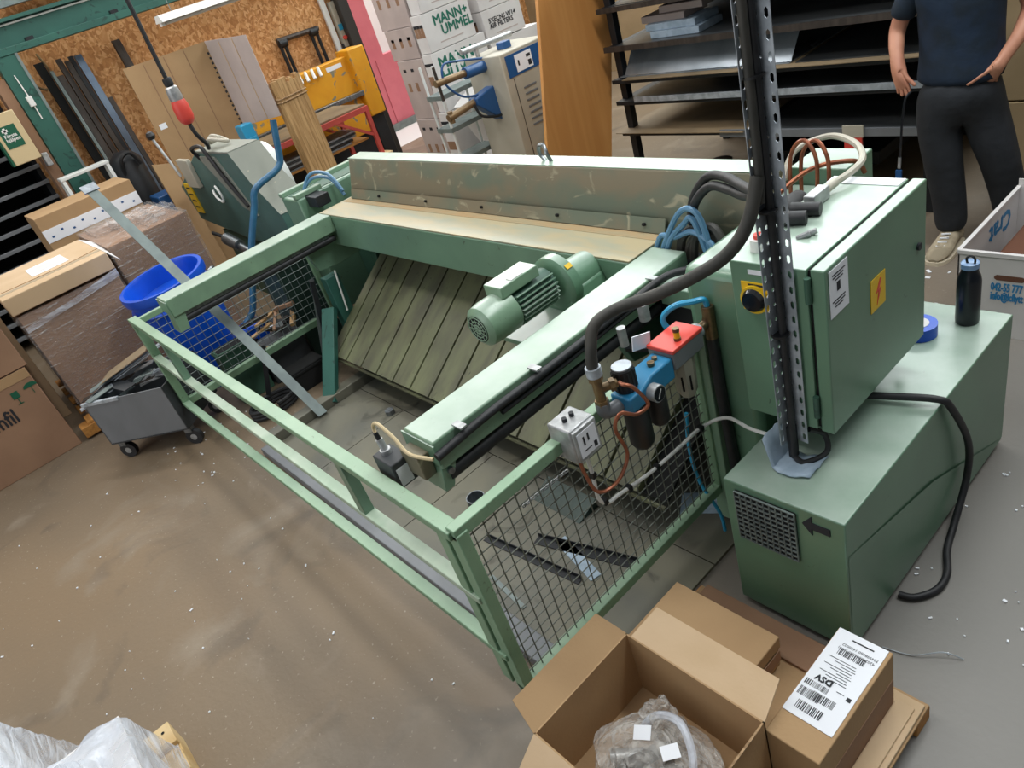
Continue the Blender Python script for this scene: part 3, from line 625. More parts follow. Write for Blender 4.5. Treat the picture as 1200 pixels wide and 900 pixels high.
MB().bar((-1.42,1.36,1.02),(-1.40,1.42,1.01),.004,.05,up=(0,0,1)).build('tag_plate', 'paper', au)
# brass T fitting
tf = MB().cyl((-1.37,1.14,1.10),(-1.37,1.14,.96),.016,14).build('brass_tee', 'brass', au)
MB().cyl((-1.37,1.14,1.06),(-1.37,1.14,1.09),.024,14).build('hose_clamp', 'zinc', tf)
for z in (.955,1.04): MB().cyl((-1.37,1.14,z),(-1.37,1.14,z+.018),.022,6).build('hex_nut', 'brass', tf)
MB().cyl((-1.37,1.14,1.01),(-1.34,1.19,1.01),.014,12).build('side_port', 'brass', tf)
MB().cyl((-1.352,1.17,1.01),(-1.344,1.183,1.01),.021,6).build('hex_nut', 'brass', tf)
MB().tube([(-1.37,1.14,.96),(-1.37,1.14,.93),(-1.365,1.16,.92),(-1.355,1.20,.922)], .022, 12).build('elbow', 'bin', tf)
MB().tube([(-1.335,1.195,1.01),(-1.30,1.17,1.03),(-1.275,1.19,1.01),(-1.27,1.225,.93),(-1.27,1.17,.93),(-1.28,1.12,.965),(-1.29,1.095,.92),(-1.30,1.125,.80),(-1.31,1.07,.73),(-1.325,1.0,.735),(-1.345,.985,.81),(-1.35,.985,.87)], .006, 8).build('copper_line', 'copper', tf)
# outlet pipe
op = MB().tube([(-1.345,1.55,.955),(-1.345,1.60,.955),(-1.34,1.625,.965),(-1.335,1.635,1.0)], .016, 12).build('outlet_elbow', 'brass', au)
MB().cyl((-1.335,1.635,.90),(-1.335,1.635,1.02),.020,12).build('pipe_tee', 'brass', op)
MB().cyl((-1.345,1.565,.955),(-1.345,1.585,.955),.026,12).build('hose_clamp', 'zinc', op)
MB().tube([(-1.335,1.635,.90),(-1.33,1.63,.7),(-1.32,1.63,.4),(-1.32,1.64,.15)], .020, 10).build('drop_hose', 'rubber', op)
MB().tube([(-1.335,1.635,1.02),(-1.34,1.63,1.045),(-1.36,1.60,1.05),(-1.40,1.56,1.05),(-1.43,1.53,1.02),(-1.42,1.53,.98),(-1.39,1.56,.965)], .010, 8).build('blue_loop_hose', 'blue_hose2', op)
# pressure switch
ps = thing('pressure_switch', 'small grey pressure switch box with printed front clipped on guard rail', 'switch', (-1.38,1.0,.86))
B(-1.43,.965,.865,-1.335,1.065,.985).build('body', 'alu', ps, bevel=.006)
ft = B(-1.336,.97,.87,-1.325,1.062,.98).build('front_cover', 'alu', ps, bevel=.003)
decal('scale_plate', (-1.3242,1.016,.925), (0,1,0),(0,0,1), .075,.085,'paper',ft)
decal('scale_mark', (-1.323,1.0,.935), (0,1,0),(0,0,1), .006,.03,'print',ft); decal('scale_mark', (-1.323,1.018,.94), (0,1,0),(0,0,1), .006,.025,'print',ft)
decal('scale_window', (-1.323,1.04,.90), (0,1,0),(0,0,1), .012,.02,'print',ft); decal('scale_line', (-1.323,1.008,.902), (0,1,0),(0,0,1), .03,.003,'print',ft)
for y_ in (1.0,1.03): MB().cyl((-1.385,y_,.985),(-1.385,y_,.997),.008,10).build('adjusting_screw', 'print', ps)
MB().tube([(-1.36,1.02,.865),(-1.37,1.03,.76),(-1.375,1.03,.66),(-1.375,1.06,.615),(-1.375,1.12,.605),(-1.375,1.26,.58),(-1.37,1.42,.575),(-1.37,1.55,.57),(-1.30,1.60,.60),(-1.18,1.56,.625),(-1.06,1.545,.64)], .0065, 8).build('white_cable', 'white', ps)
for p in ((-1.37,1.03,.76),(-1.375,1.05,.63),(-1.375,1.16,.597),(-1.375,1.30,.577),(-1.37,1.54,.57)): MB().obox(p,(.02,.016,.02)).build('cable_tie', 'black', ps)
# blue thin hoses through mesh
bh = MB().tube([(-1.44,1.56,.60),(-1.44,1.54,.45),(-1.43,1.55,.28),(-1.37,1.56,.14),(-1.36,1.56,.05)], .007, 8).build('thin_blue_hose', 'blue_hose2')
tag(bh, 'thin blue air hose hanging behind the wire mesh guard', 'hose')

# loose metal pieces on floor plates
def strip_on_floor(a, b, wd, h, m, label, name='angle_offcut', cat='metal strip', zb=.013):
    a = Vector((*a, 0)); b = Vector((*b, 0)); d = (b-a).normalized(); s = Vector((-d.y, d.x, 0)); mb = MB()
    mb.obox((a+b)/2+Vector((0,0,zb+.0015)), ((b-a).length, wd, .003), ex=d, ey=s, ez=Vector((0,0,1)))
    if h: mb.obox((a+b)/2+s*wd/2+Vector((0,0,zb+h/2)), ((b-a).length, .003, h), ex=d, ey=s, ez=Vector((0,0,1)))
    return tag(mb.build(name, m), label, cat)
strip_on_floor((-2.23,1.01),(-1.70,1.07),.03,.02,'rackblack','narrow black angle strip lying on the floor plate under the guard')
strip_on_floor((-2.02,1.13),(-1.52,1.27),.045,.02,'rackblack','wider black angle strip lying beside a pale blue plate')
strip_on_floor((-1.93,1.19),(-1.66,1.12),.05,0,'bluecloth','pale blue flat strip crossing beneath black angles','flat_offcut')
strip_on_floor((-2.04,.88),(-1.80,.85),.02,0,'zinc_flat','thin grey steel strip lying inside the guard corner','flat_offcut')
strip_on_floor((-1.62,1.62),(-1.46,1.72),.12,0,'bluecloth','pale blue square plate on floor near the column','flat_offcut')
wpz = thing('wedge_plate', 'dark green folded wedge plate lying under the guard', 'plate', (-2.1,1.42,.013))
MB().prism([(1.30,.013),(1.42,.013),(1.42,.06)], 'x', -2.22, -1.92).build('body', 'shear_dark', wpz)
tin = thing('tin_can', 'small open metal tin standing by the guard front rail', 'tin', (-2.42,1.13,.013))
MB().lathe([(.045,0),(.045,.06),(.04,.06),(.04,.01)], (-2.42,1.13,.013), 20).build('body', 'steel', tin)

# ------------------------------------------------------------------ foreground cartons (right)
def carton_walls(x0, y0, z0, x1, y1, z1, t, m, parent, nm='wall_panel'):
    B(x0,y0,z0,x1,y1,z0+t).build('bottom_panel', m, parent)
    B(x0,y0,z0,x0+t,y1,z1).build(nm, m, parent); B(x1-t,y0,z0,x1,y1,z1).build(nm, m, parent)
    B(x0,y0,z0,x1,y0+t,z1).build(nm, m, parent); B(x0,y1-t,z0,x1,y1,z1).build(nm, m, parent)
def flap(a, b, out, m, parent, notch=0.0, t=.005, taper=.02):
    # flap hinged on edge a-b, reaching along vector out
    a = Vector(a); b = Vector(b); out = Vector(out); d = (b-a).normalized(); nrm = d.cross(out).normalized()*t
    n = 10; vs = []
    for i in range(n+1):
        f = i/n; p = a.lerp(b, f); q = p+out+d*(taper*(1-2*f)); q += out.normalized()*(random.uniform(-notch, notch) if 0 < i < n else 0)
        vs += [p, q, p+nrm, q+nrm]
    fs = []
    for i in range(n):
        k = 4*i; fs += [(k,k+4,k+5,k+1),(k+2,k+3,k+7,k+6),(k+1,k+5,k+7,k+3),(k,k+2,k+6,k+4)]
    fs += [(0,1,3,2),(4*n,4*n+2,4*n+3,4*n+1)]
    return MB().add(vs, fs).build('flap', m, parent)
pl = thing('cardboard_pallet', 'low pallet covered with flat cardboard beneath the label box', 'pallet', (-.86,1.0,0))
for y in (.55,.78,1.02,1.26): B(-1.28,y-.05,.0,-.50,y+.03,.055).build('deck_board', 'palletwood', pl, bevel=.003)
B(-1.27,.46,.055,-.50,1.285,.066).build('flat_cardboard', 'card', pl, bevel=.002)
B(-1.25,1.18,.066,-.78,1.292,.078).build('flat_cardboard', 'card_dark', pl, bevel=.002)
B(-.72,.60,.066,-.505,1.27,.080).build('folded_cardboard', 'card_light', pl, bevel=.003)
MB().bar((-.545,.6,.084),(-.545,1.24,.084),.05,.008).build('folded_cardboard', 'card_light', pl, bevel=.002)
ob = thing('open_carton', 'open cardboard box with torn flaps holding plastic bagged parts', 'box', (-.95,.65,.067))
carton_walls(-1.19,.44,.067,-.72,.845,.34,.005,'card',ob)
flap((-1.19,.845,.34),(-1.19,.44,.34),(-.095,0,.045),'card',ob,0)
flap((-.72,.845,.34),(-1.17,.845,.34),(0,.11,.035),'card_light',ob,0)
flap((-1.19,.44,.34),(-.72,.44,.34),(-.02,-.12,-.09),'card_light',ob,0)
flap((-.722,.44,.34),(-.722,.80,.34),(.03,0,.085),'card_in',ob,.008)
def blob(name, c, rx, ry, rz, m, parent, seed, amp=.25, nu=26, nv=16):
    rnd = random.Random(seed); ph = [(rnd.uniform(2,7),rnd.uniform(2,7),rnd.uniform(0,6.3)) for _ in range(6)]; mb = MB(); c = Vector(c)
    for j in range(nv+1):
        th_ = math.pi*j/nv
        for i in range(nu):
            f = 2*math.pi*i/nu
            k = 1+amp*sum(math.sin(a*f+math.cos(b*th_)*3+p) * math.sin(th_) for a, b, p in [(int(q[0]), q[1], q[2]) for q in ph])/4
            mb.v.append(c+Vector((rx*k*math.sin(th_)*math.cos(f), ry*k*math.sin(th_)*math.sin(f), rz*k*math.cos(th_))))
    for j in range(nv):
        for i in range(nu): mb.f.append((j*nu+i, j*nu+(i+1)%nu, (j+1)*nu+(i+1)%nu, (j+1)*nu+i))
    return mb.build(name, m, parent, fix=False)
bagc = thing('bagged_parts', 'crumpled clear plastic bag of metal parts inside the open box', 'bag', (-.93,.62,.075))
blob('bag_film', (-.93,.62,.16), .195, .15, .085, 'bag', bagc, 3, .16, 40, 24)
blob('bag_neck', (-1.0,.74,.20), .06, .05, .07, 'bag', bagc, 5, .35)
for i in range(12):
    a = random.uniform(0, 6.28); p = Vector((-.94+random.uniform(-.13,.13), .62+random.uniform(-.1,.1), .11+random.uniform(0,.05)))
    d = Vector((math.cos(a), math.sin(a), random.uniform(-.2,.2)))*.05
    MB().cyl(p-d, p+d, random.uniform(.012,.024), 10).build('metal_part', random.choice(['steel','brass','profile_dark','alu']), bagc)
MB().tube([(-1.03,.66,.2),(-1.0,.72,.25),(-.93,.74,.265),(-.86,.70,.25),(-.82,.64,.21)], .012, 8).build('bag_fold', 'film_white', bagc)
decal('bag_label', (-1.0,.66,.247), (.8,.5,.1), (-.5,.8,.2), .05,.04,'paper',bagc)
decal('bag_label', (-.90,.66,.258), (.6,.8,0), (-.8,.6,.1), .05,.04,'paper',bagc)
lf = thing('leaflet', 'white leaflet with a dark blue edge in the open box', 'leaflet', (-.84,.54,.22))
decal('sheet', (-.84,.53,.235), (.93,.36,0), (-.36,.93,.2), .16,.10,'paper',lf)
decal('blue_edge', (-.855,.575,.246), (.93,.36,0), (-.36,.93,.2), .16,.01,'welder_blue',lf)
fb = thing('flat_carton', 'closed flat cardboard box with plain lid beside the open box', 'box', (-1.07,1.03,.067))
B(-1.265,.865,.067,-.89,1.165,.19).build('body', 'card', fb, bevel=.003)
B(-1.27,.86,.15,-.885,1.17,.20).build('lid', 'card', fb, bevel=.003)
B(-.8845,.87,.10,-.882,1.16,.147).build('lid_gap', 'card_dark', fb)
MB().tube([(-1.08,.97,.2005),(-1.0,.97,.2005),(-1.0,1.03,.2005),(-1.08,1.03,.2005),(-1.08,.97,.2005)], .001, 4, 1).build('pressed_mark', 'card_dark', fb)
lx = thing('label_carton', 'tall cardboard box with big white shipping label on its top', 'box', (-.645,1.03,.08))
B(-.725,.845,.08,-.575,1.235,.30).build('body', 'card', lx, bevel=.003)
sh = B(-.722,.925,.3005,-.585,1.232,.3025).build('shipping_label', 'paper', lx)
def bars(name, x0, x1, y0, y1, n, parent, z=.3032):
    mb = MB(); rnd = random.Random(n); x = x0
    while x < x1:
        wd = rnd.choice([.0012,.0018,.003]); mb.box(x,y0,z-.0004,min(x+wd,x1),y1,z); x += wd+rnd.choice([.0012,.002,.0028])
    return mb.build(name, 'print', parent)
for i, (a, b) in enumerate(((1.205,1.213),(1.188,1.197))): pass
decal('label_line', (-.645,1.21,.3033), (1,0,0),(0,1,0), .06,.004,'print',sh,.0006)
text('label_text', '734998660 1430022', .012, (-.592,1.19,.3035), (-1,0,0), (0,-1,0), 'print', sh)
text('label_text', '42024000CEC (000)', .012, (-.596,1.175,.3035), (-1,0,0), (0,-1,0), 'print', sh)
bars('barcode', -.69,-.615,1.15,1.172,3,sh)
for i in range(9): decal('label_line', (-.665+.012*(i%3),1.135-i*.0085,.3033), (1,0,0),(0,1,0), .075-.018*(i%3),.0016,'print',sh,.0006)
text('label_text', 'DSV', .026, (-.652,1.065,.3035), (-1,0,0), (0,-1,0), 'print', sh, bold=.0014)
bars('barcode', -.715,-.65,1.022,1.04,5,sh); bars('barcode', -.715,-.655,.985,1.012,7,sh); bars('barcode', -.68,-.62,.99,1.015,9,sh); bars('barcode', -.70,-.63,.945,.972,11,sh)
decal('label_mark', (-.60,1.04,.3033), (1,0,0),(0,1,0), .012,.012,'print',sh,.0006)
decal('label_box', (-.625,1.045,.3033), (1,0,0),(0,1,0), .02,.0016,'print',sh,.0006)
B(-.5752,.85,.075,-.5735,1.23,.19).build('lower_panel', 'card_dark', lx)
text('side_text', '0', .06, (-.5728,.93,.12), (0,1,0), (0,0,1), 'card_dark', lx)
ocap = tag(MB().lathe([(.016,0),(.016,.03),(.01,.035)], (-1.24,1.50,.0), 14).build('plug_cap', 'orange'), 'small orange plastic cap on the floor beside the low cabinet', 'cap')

# ------------------------------------------------------------------ foreground wrapped stack (left)
wp = thing('wrapped_stack', 'stack wrapped in milky plastic sheeting on a pine pallet', 'wrapped pallet', (-2.0,-1.0,0))
for i in range(6): B(-2.50+i*.16,-1.5,.10,-2.385+i*.16,-.36,.125).build('deck_board', 'wood', wp, bevel=.003)
for y in (-1.45,-.92,-.40): B(-2.5,y-.04,0,-1.6,y+.04,.10).build('bearer', 'wood', wp, bevel=.003)
MB().cyl((-2.46,-.39,.1255),(-2.46,-.39,.127),.006,8).build('nail', 'gap', wp)
B(-2.30,-1.4,.125,-1.65,-.42,.44).build('carton', 'card_white', wp)
B(-2.52,-1.4,.125,-2.31,-.72,.55).build('carton', 'card_white', wp)
B(-2.12,-1.4,.44,-1.65,-.58,.56).build('carton', 'card_white', wp)
fl = MB(); nx, ny = 46, 46
def hf(x, y):
    def tent(cx0, cy1, z, s):
        d = max(cx0-x, y-cy1, 0); return z-max(0, d)*s
    h = max(tent(-2.30,-.41,.455,7), tent(-2.53,-.71,.565,4), tent(-2.13,-.57,.575,2.4), .128)
    return h+.012*math.sin(x*31+y*17)*math.sin(y*27-x*9)+.006*math.sin(x*70+y*40)
for j in range(ny+1):
    for i in range(nx+1):
        x = -2.66+i/nx*1.0; y = -1.3+j/ny*.98; fl.v.append(Vector((x, y, max(hf(x,y),.13))))
for j in range(ny):
    for i in range(nx):
        a = j*(nx+1)+i; q = (a,a+1,a+nx+2,a+nx+1)
        if max(fl.v[k].z for k in q) > .16: fl.f.append(q)
fl.build('plastic_sheet', 'film_white', wp, fix=False)

# ------------------------------------------------------------------ left: Camfil carton, wrapped cartons, cart, drum
cf = thing('filter_carton', 'large brown carton with black lettering and green symbols standing on the floor', 'box', (-6.0,-.5,0))
B(-6.25,-.95,0,-5.69,-.045,.665).build('body', 'card_dark', cf, bevel=.004)
B(-5.695,-.95,.60,-5.687,-.045,.665).build('lid_edge', 'card', cf)
text('brand_text', 'camfil', .15, (-5.688,-.505,.36), (0,1,0), (0,0,1), 'print', cf, bold=.0025, sx=.72)
gsym = decal('fragile_mark', (-5.6875,-.19,.53), (0,1,0),(0,0,1), .045,.05,'signgreen',cf)
decal('fragile_stem', (-5.6875,-.19,.485), (0,1,0),(0,0,1), .006,.045,'signgreen',gsym); decal('fragile_foot', (-5.6875,-.19,.463), (0,1,0),(0,0,1), .035,.006,'signgreen',gsym)
um = MB().prism([(-.13,.535)]+[(-.085+.045*math.cos(math.pi-i*math.pi/8),.535+.032*math.sin(i*math.pi/8)) for i in range(1,8)]+[(-.04,.535)], 'x', -5.688, -5.6865).build('umbrella_mark', 'signgreen', cf)
decal('umbrella_stem', (-5.6875,-.085,.51), (0,1,0),(0,0,1), .004,.05,'signgreen',um)
c2 = thing('stacked_carton', 'plain brown carton stacked on top of the black lettered carton', 'box', (-6.0,-.5,.668))
B(-6.28,-1.0,.672,-5.70,-.02,1.05).build('body', 'card_dark', c2, bevel=.004)
B(-6.28,-1.0,.6665,-5.72,-.04,.672).build('gap_strip', 'gap', c2)
c3 = thing('yellowish_carton', 'yellowish cardboard box leaning behind the stacked brown cartons', 'box', (-6.6,-.15,.0))
B(-6.95,-.28,.0,-6.35,.02,.98).build('body', 'card_light', c3, bevel=.004)
def film_shell(x0, y0, z0, x1, y1, z1, off, parent, seed, m='film'):
    rnd = random.Random(seed); mb = MB(); g = 14
    a0, b0, a1, b1 = x0-off, y0-off, x1+off, y1+off
    def wob(p): return Vector(p)+Vector((rnd.uniform(-1,1), rnd.uniform(-1,1), rnd.uniform(-1,1)))*.006
    def sheet(fn):
        n = len(mb.v)
        for j in range(g+1):
            for i in range(g+1): mb.v.append(wob(fn(i/g, j/g)))
        for j in range(g):
            for i in range(g): k = n+j*(g+1)+i; mb.f.append((k,k+1,k+g+2,k+g+1))
    L_ = lambda p, q, t: p+(q-p)*t
    sheet(lambda u, v: (a1, L_(b0,b1,u), L_(z0,z1+off,v))); sheet(lambda u, v: (L_(a0,a1,u), b0, L_(z0,z1+off,v)))
    sheet(lambda u, v: (L_(a0,a1,u), b1, L_(z0,z1+off,v))); sheet(lambda u, v: (L_(a0,a1,u), L_(b0,b1,v), z1+off+.012*math.sin(9*u)*math.sin(7*v)))
    return mb.build('stretch_film', m, parent, fix=False)
pw = thing('wrapped_carton', 'tall brown carton in clear stretch film on an orange wood pallet', 'box', (-6.3,.45,0))
for y in (.16,.42,.70): B(-6.9,y-.05,0,-5.72,y+.05,.10).build('pallet_bearer', 'palletwood', pw, bevel=.003)
for i in range(5): B(-6.9+i*.27,.06,.10,-6.75+i*.27,.85,.122).build('pallet_board', 'palletwood', pw, bevel=.003)
B(-5.78,.0,.02,-5.66,.16,.10).build('pallet_block', 'palletwood', pw, bevel=.003)
B(-6.85,.10,.122,-5.83,.79,.94).build('carton', 'card_dark', pw, bevel=.004)
film_shell(-6.85,.10,.122,-5.83,.79,.93,.012,pw,1)
MB().add([(-5.81,.10,.82),(-5.81,.10,.86),(-5.80,.45,.90),(-5.80,.45,.86),(-5.81,.80,.96),(-5.81,.80,.90)], [(0,1,2,3),(3,2,4,5)]).build('film_band', 'film_white', pw, fix=False)
ld = thing('taped_carton', 'shallow pale carton with paper label lying on the wrapped carton', 'box', (-6.3,.45,.96))
B(-6.72,.08,.962,-5.80,.80,1.085).build('body', 'card_light', ld, bevel=.006)
MB().add([(-6.72,.80,1.085),(-5.80,.80,1.085),(-5.80,.86,1.0),(-6.72,.88,1.03),(-6.72,.80,1.08),(-5.80,.80,1.08),(-5.80,.855,.997),(-6.72,.875,1.027)], [(0,1,2,3),(4,7,6,5),(1,5,6,2),(2,6,7,3),(0,4,5,1),(0,3,7,4)]).build('side_flap', 'card_white', ld)
decal('paper_label', (-6.28,.47,1.0865), (0,1,0),(-1,0,0), .26,.34,'paper',ld)
decal('label_print', (-6.28,.45,1.0878), (0,1,0),(-1,0,0), .12,.20,'card_white',ld)
B(-6.0,.08,1.085,-5.94,.80,1.0865).build('tape_strip', 'tape', ld)
MB().tube([(-6.05,.08,1.086),(-6.02,.3,1.087),(-6.0,.55,1.087),(-6.05,.8,1.087)], .003, 5).build('strap', 'card_in', ld)
pb = thing('wrapped_carton', 'bulky carton under crinkled clear film behind the blue drum', 'box', (-6.7,1.2,0))
B(-7.25,.88,0,-6.2,1.52,1.03).build('carton', 'card_dark', pb, bevel=.004)
film_shell(-7.25,.88,0,-6.2,1.52,1.03,.014,pb,4)
for i in range(3): film_shell(-7.1+i*.25,.95+i*.15,1.03,-6.75+i*.22,1.2+i*.14,1.06+.012*i,.02,pb,20+i,'film')
bk = thing('printed_tape_carton', 'brown carton with white printed tape standing behind wrapped carton', 'box', (-7.5,1.05,0))
B(-7.8,.66,0,-7.3,1.50,1.27).build('body', 'card', bk, bevel=.004)
B(-7.302,.66,1.05,-7.296,1.50,1.16).build('printed_tape', 'paper', bk)
for i in range(9): decal('tape_dot', (-7.2955,.72+i*.09,1.09+.03*(i%2)), (0,1,0),(0,0,1), .02,.016,'welder_blue',bk)
dm = thing('plastic_drum', 'bright blue open plastic drum beside the guard', 'drum', (-5.45,1.03,0))
tl = Vector((.05,-.08,1)).normalized()
MB().lathe([(.20,0),(.235,.02),(.275,.80),(.30,.80),(.305,.83),(.30,.86),(.275,.86),(.268,.84),(.235,.06),(.0,.05)], (-5.45,1.03,.0), 36, tl).build('body', 'blue', dm)
MB().lathe([(.295,.70),(.302,.715),(.295,.73)], (-5.45,1.03,0), 36, tl).build('rim_band', 'blue', dm)
MB().tube([(-5.20,1.20,.78),(-5.165,1.21,.81),(-5.18,1.25,.82),(-5.20,1.27,.80)], .009, 8).build('drum_clasp', 'steel', dm)
# scrap cart
cu, cv = Vector((.73,.68,0)).normalized(), Vector((-.68,.73,0)).normalized()
cb0 = Vector((-5.03,.09,0)); W_, D_ = .585, .44
ct = thing('scrap_cart', 'grey sheet metal cart on castors filled with steel offcuts', 'cart', cb0+cu*W_/2+cv*D_/2)
def cbox(u0, v0, z0_, u1, v1, z1_): 
    c = cb0+cu*(u0+u1)/2+cv*(v0+v1)/2+Vector((0,0,(z0_+z1_)/2)); return MB().obox(c, (u1-u0, v1-v0, z1_-z0_), ex=cu, ey=cv, ez=Vector((0,0,1)))
cbox(0,0,.145,W_,.008,.47).build('side_panel', 'bin', ct); cbox(0,D_-.008,.145,W_,D_,.47).build('side_panel', 'bin', ct)
cbox(0,0,.145,.008,D_,.47).build('end_panel', 'bin', ct); cbox(W_-.008,0,.145,W_,D_,.47).build('end_panel', 'bin_in', ct)
cbox(0,0,.14,W_,D_,.15).build('bottom_panel', 'bin_in', ct)
cbox(-.008,-.01,.455,W_*.45,.012,.475).build('rim', 'zinc', ct)
for u_, v_ in ((.03,.05),(W_-.05,.05),(.03,D_-.05),(W_-.05,D_-.05)):
    p = cb0+cu*u_+cv*v_
    k_ = MB().cyl(p+cu*.02+Vector((0,0,.055))-cv*.016, p+cu*.02+Vector((0,0,.055))+cv*.016, .055, 20).build('castor_wheel', 'rubber', ct)
    MB().cyl(p+cu*.02+Vector((0,0,.055))-cv*.018, p+cu*.02+Vector((0,0,.055))+cv*.018, .022, 14).build('hub', 'alu', k_)
    MB().obox(p+cu*.01+Vector((0,0,.12)), (.05,.045,.045), ex=cu, ey=cv, ez=Vector((0,0,1))).build('castor_fork', 'steel', ct)
rnd = random.Random(11)
sheets = [((.10,.10),(.34,.18),.40,.49,'zinc','pale'),((.33,.20),(.62,.14),.42,.50,'zinc_flat','long'),((.2,.05),(.3,.06),.3,.5,'alu','thin')]
for i in range(16):
    u_ = rnd.uniform(.05,W_-.1); v_ = rnd.uniform(.05,D_-.08); a = rnd.uniform(-.5,1.4); ln = rnd.uniform(.12,.42); wd = rnd.uniform(.02,.09)
    d = (cu*math.cos(a)+cv*math.sin(a)+Vector((0,0,rnd.uniform(-.1,.25)))).normalized()
    c = cb0+cu*u_+cv*v_+Vector((0,0,.44+i*.0045)); s_ = d.cross(Vector((0,0,1))).normalized()
    o = MB().obox(c, (ln, wd, .004), ex=d, ey=s_, ez=s_.cross(d)).build('sheet_offcut', rnd.choice(['zinc','zinc_flat','alu','profile_dark','alu','bin_in']))
    tag(o, 'steel sheet offcut heaped in the grey scrap cart', 'offcut', 'offcuts in the scrap cart')
for i, (c, ln, wd, m, lb_) in enumerate((((-5.06,.44,.565),.42,.20,'board','wide tan sheet lying on top of the scrap cart'),((-4.97,.52,.575),.46,.06,'zinc','broad bright strip on top of the scrap cart'),((-4.93,.50,.57),.44,.03,'zinc','slim bright strip on top of the scrap cart'),((-4.99,.46,.562),.40,.02,'profile_blue','bluish strip beside the tan sheet on the scrap cart'))):
    c = Vector(c); d = Vector((.55,.75,.30)).normalized(); s_ = d.cross(Vector((0,0,1))).normalized()
    o = MB().obox(c, (ln,wd,.004), ex=d, ey=s_, ez=s_.cross(d)).build('sheet_offcut', m); tag(o, lb_, 'sheet')
# long steel strip leaning over the drum
sp = thing('steel_strip', 'long grey angle steel strip leaning from floor across the blue drum', 'steel strip', (-3.95,1.12,.02))
a_, b_ = Vector((-3.98,1.12,.03)), Vector((-5.1,.82,1.58)); d_ = (b_-a_).normalized(); s_ = d_.cross(Vector((0,1,0))).normalized()
MB().obox((a_+b_)/2, ((b_-a_).length,.06,.004), ex=d_, ey=Vector((0,1,0)), ez=s_).obox((a_+b_)/2+Vector((0,.03,0))+s_*.012, ((b_-a_).length,.004,.026), ex=d_, ey=Vector((0,1,0)), ez=s_).build('web', 'zinc_flat', sp)
MB().obox(b_+Vector((0,0,.01)), (.05,.09,.012), ex=d_, ey=Vector((0,1,0)), ez=s_).build('end_plate', 'zinc', sp)
# clutter behind the left guard
cbn = [((-5.12,1.28,0),(.14,.16,.36),'blue','blue plastic crate standing behind the left guard mesh','crate','plastic_crate'),
       ((-4.84,1.02,0),(.14,.24,.40),'green_dark','small green steel box behind the left guard','box','steel_box'),
       ((-4.50,1.30,0),(.16,.26,.16),'gap','black crate on the floor inside the left guard','crate','parts_crate'),
       ((-4.94,1.64,0),(.34,.28,.72),'shear_dark','dark teal steel cabinet standing behind the left guard','cabinet','steel_cabinet'),
       ((-4.52,1.78,0),(.12,.16,.30),'card_dark','small brown carton beside the left table leg','box','small_box')]
for p, sz, m, lbl, cat, nm in cbn:
    t_ = thing(nm, lbl, cat, p); x_, y_, z_ = p
    B(x_-sz[0]/2,y_-sz[1]/2,0,x_+sz[0]/2,y_+sz[1]/2,sz[2]).build('body', m, t_, bevel=.006)
    B(x_-sz[0]/2-.006,y_-sz[1]/2-.006,sz[2]-.03,x_+sz[0]/2+.006,y_+sz[1]/2+.006,sz[2]-.012).build('rim', m, t_, bevel=.003)
    if nm in ('plastic_crate','steel_box','parts_crate'): B(x_-sz[0]/2+.012,y_-sz[1]/2+.012,sz[2]-.002,x_+sz[0]/2-.012,y_+sz[1]/2-.012,sz[2]+.001).build('inside', 'gap', t_)
rnd = random.Random(31)
for i in range(14):
    x_, y_ = rnd.uniform(-4.95,-4.77), rnd.uniform(1.15,1.48); d = Vector((rnd.uniform(-1,1),rnd.uniform(-1,1),rnd.uniform(-.3,.5))).normalized(); s_ = d.cross(Vector((0,0,1))).normalized()
    o = MB().obox((x_,y_,.30+.012*i), (rnd.uniform(.08,.26),rnd.uniform(.015,.05),rnd.uniform(.01,.03)), ex=d, ey=s_, ez=s_.cross(d)).build('scrap_piece', rnd.choice(['wood2','profile_dark','bin_in','paper','card_dark','rackblack','blue_pipe']))
    tag(o, 'small scrap piece heaped behind the left guard mesh', 'scrap', 'scrap heaped behind the left guard')
tag(MB().obox((-4.86,1.32,.14),(.22,.32,.28)).build('scrap_bin', 'bin_in', bevel=.01), 'dark metal bin holding scrap behind the left guard', 'bin')
dk = [((-4.56,1.0),(-4.50,1.13),.42,'rackblack'),((-4.56,1.46),(-4.50,1.60),.55,'zinc_flat'),((-4.44,1.46),(-4.40,1.58),.66,'rackblack')]
for i, (a0, b0, h0, m) in enumerate(dk):
    o = MB().bar((a0[0],a0[1],.01),(b0[0],b0[1],h0),.05,.03).build('steel_bar', m); tag(o, ('short black steel bar leaning inside the left end of the machine','grey zinc bar leaning between two black bars by the left guard','tall black steel bar leaning by the left table leg')[i], 'steel bar', 'bars leaning by the left leg')
for i in range(3):
    o = MB().tube([(-4.45+.09*math.cos(t*.6),1.0+.16*math.sin(t*.6),.02+i*.025) for t in range(11)], .014, 8, 3).build('hose_coil', 'rubber')
    tag(o, 'coil of black hose on the floor by the left guard', 'hose', 'coiled black hoses on the floor')

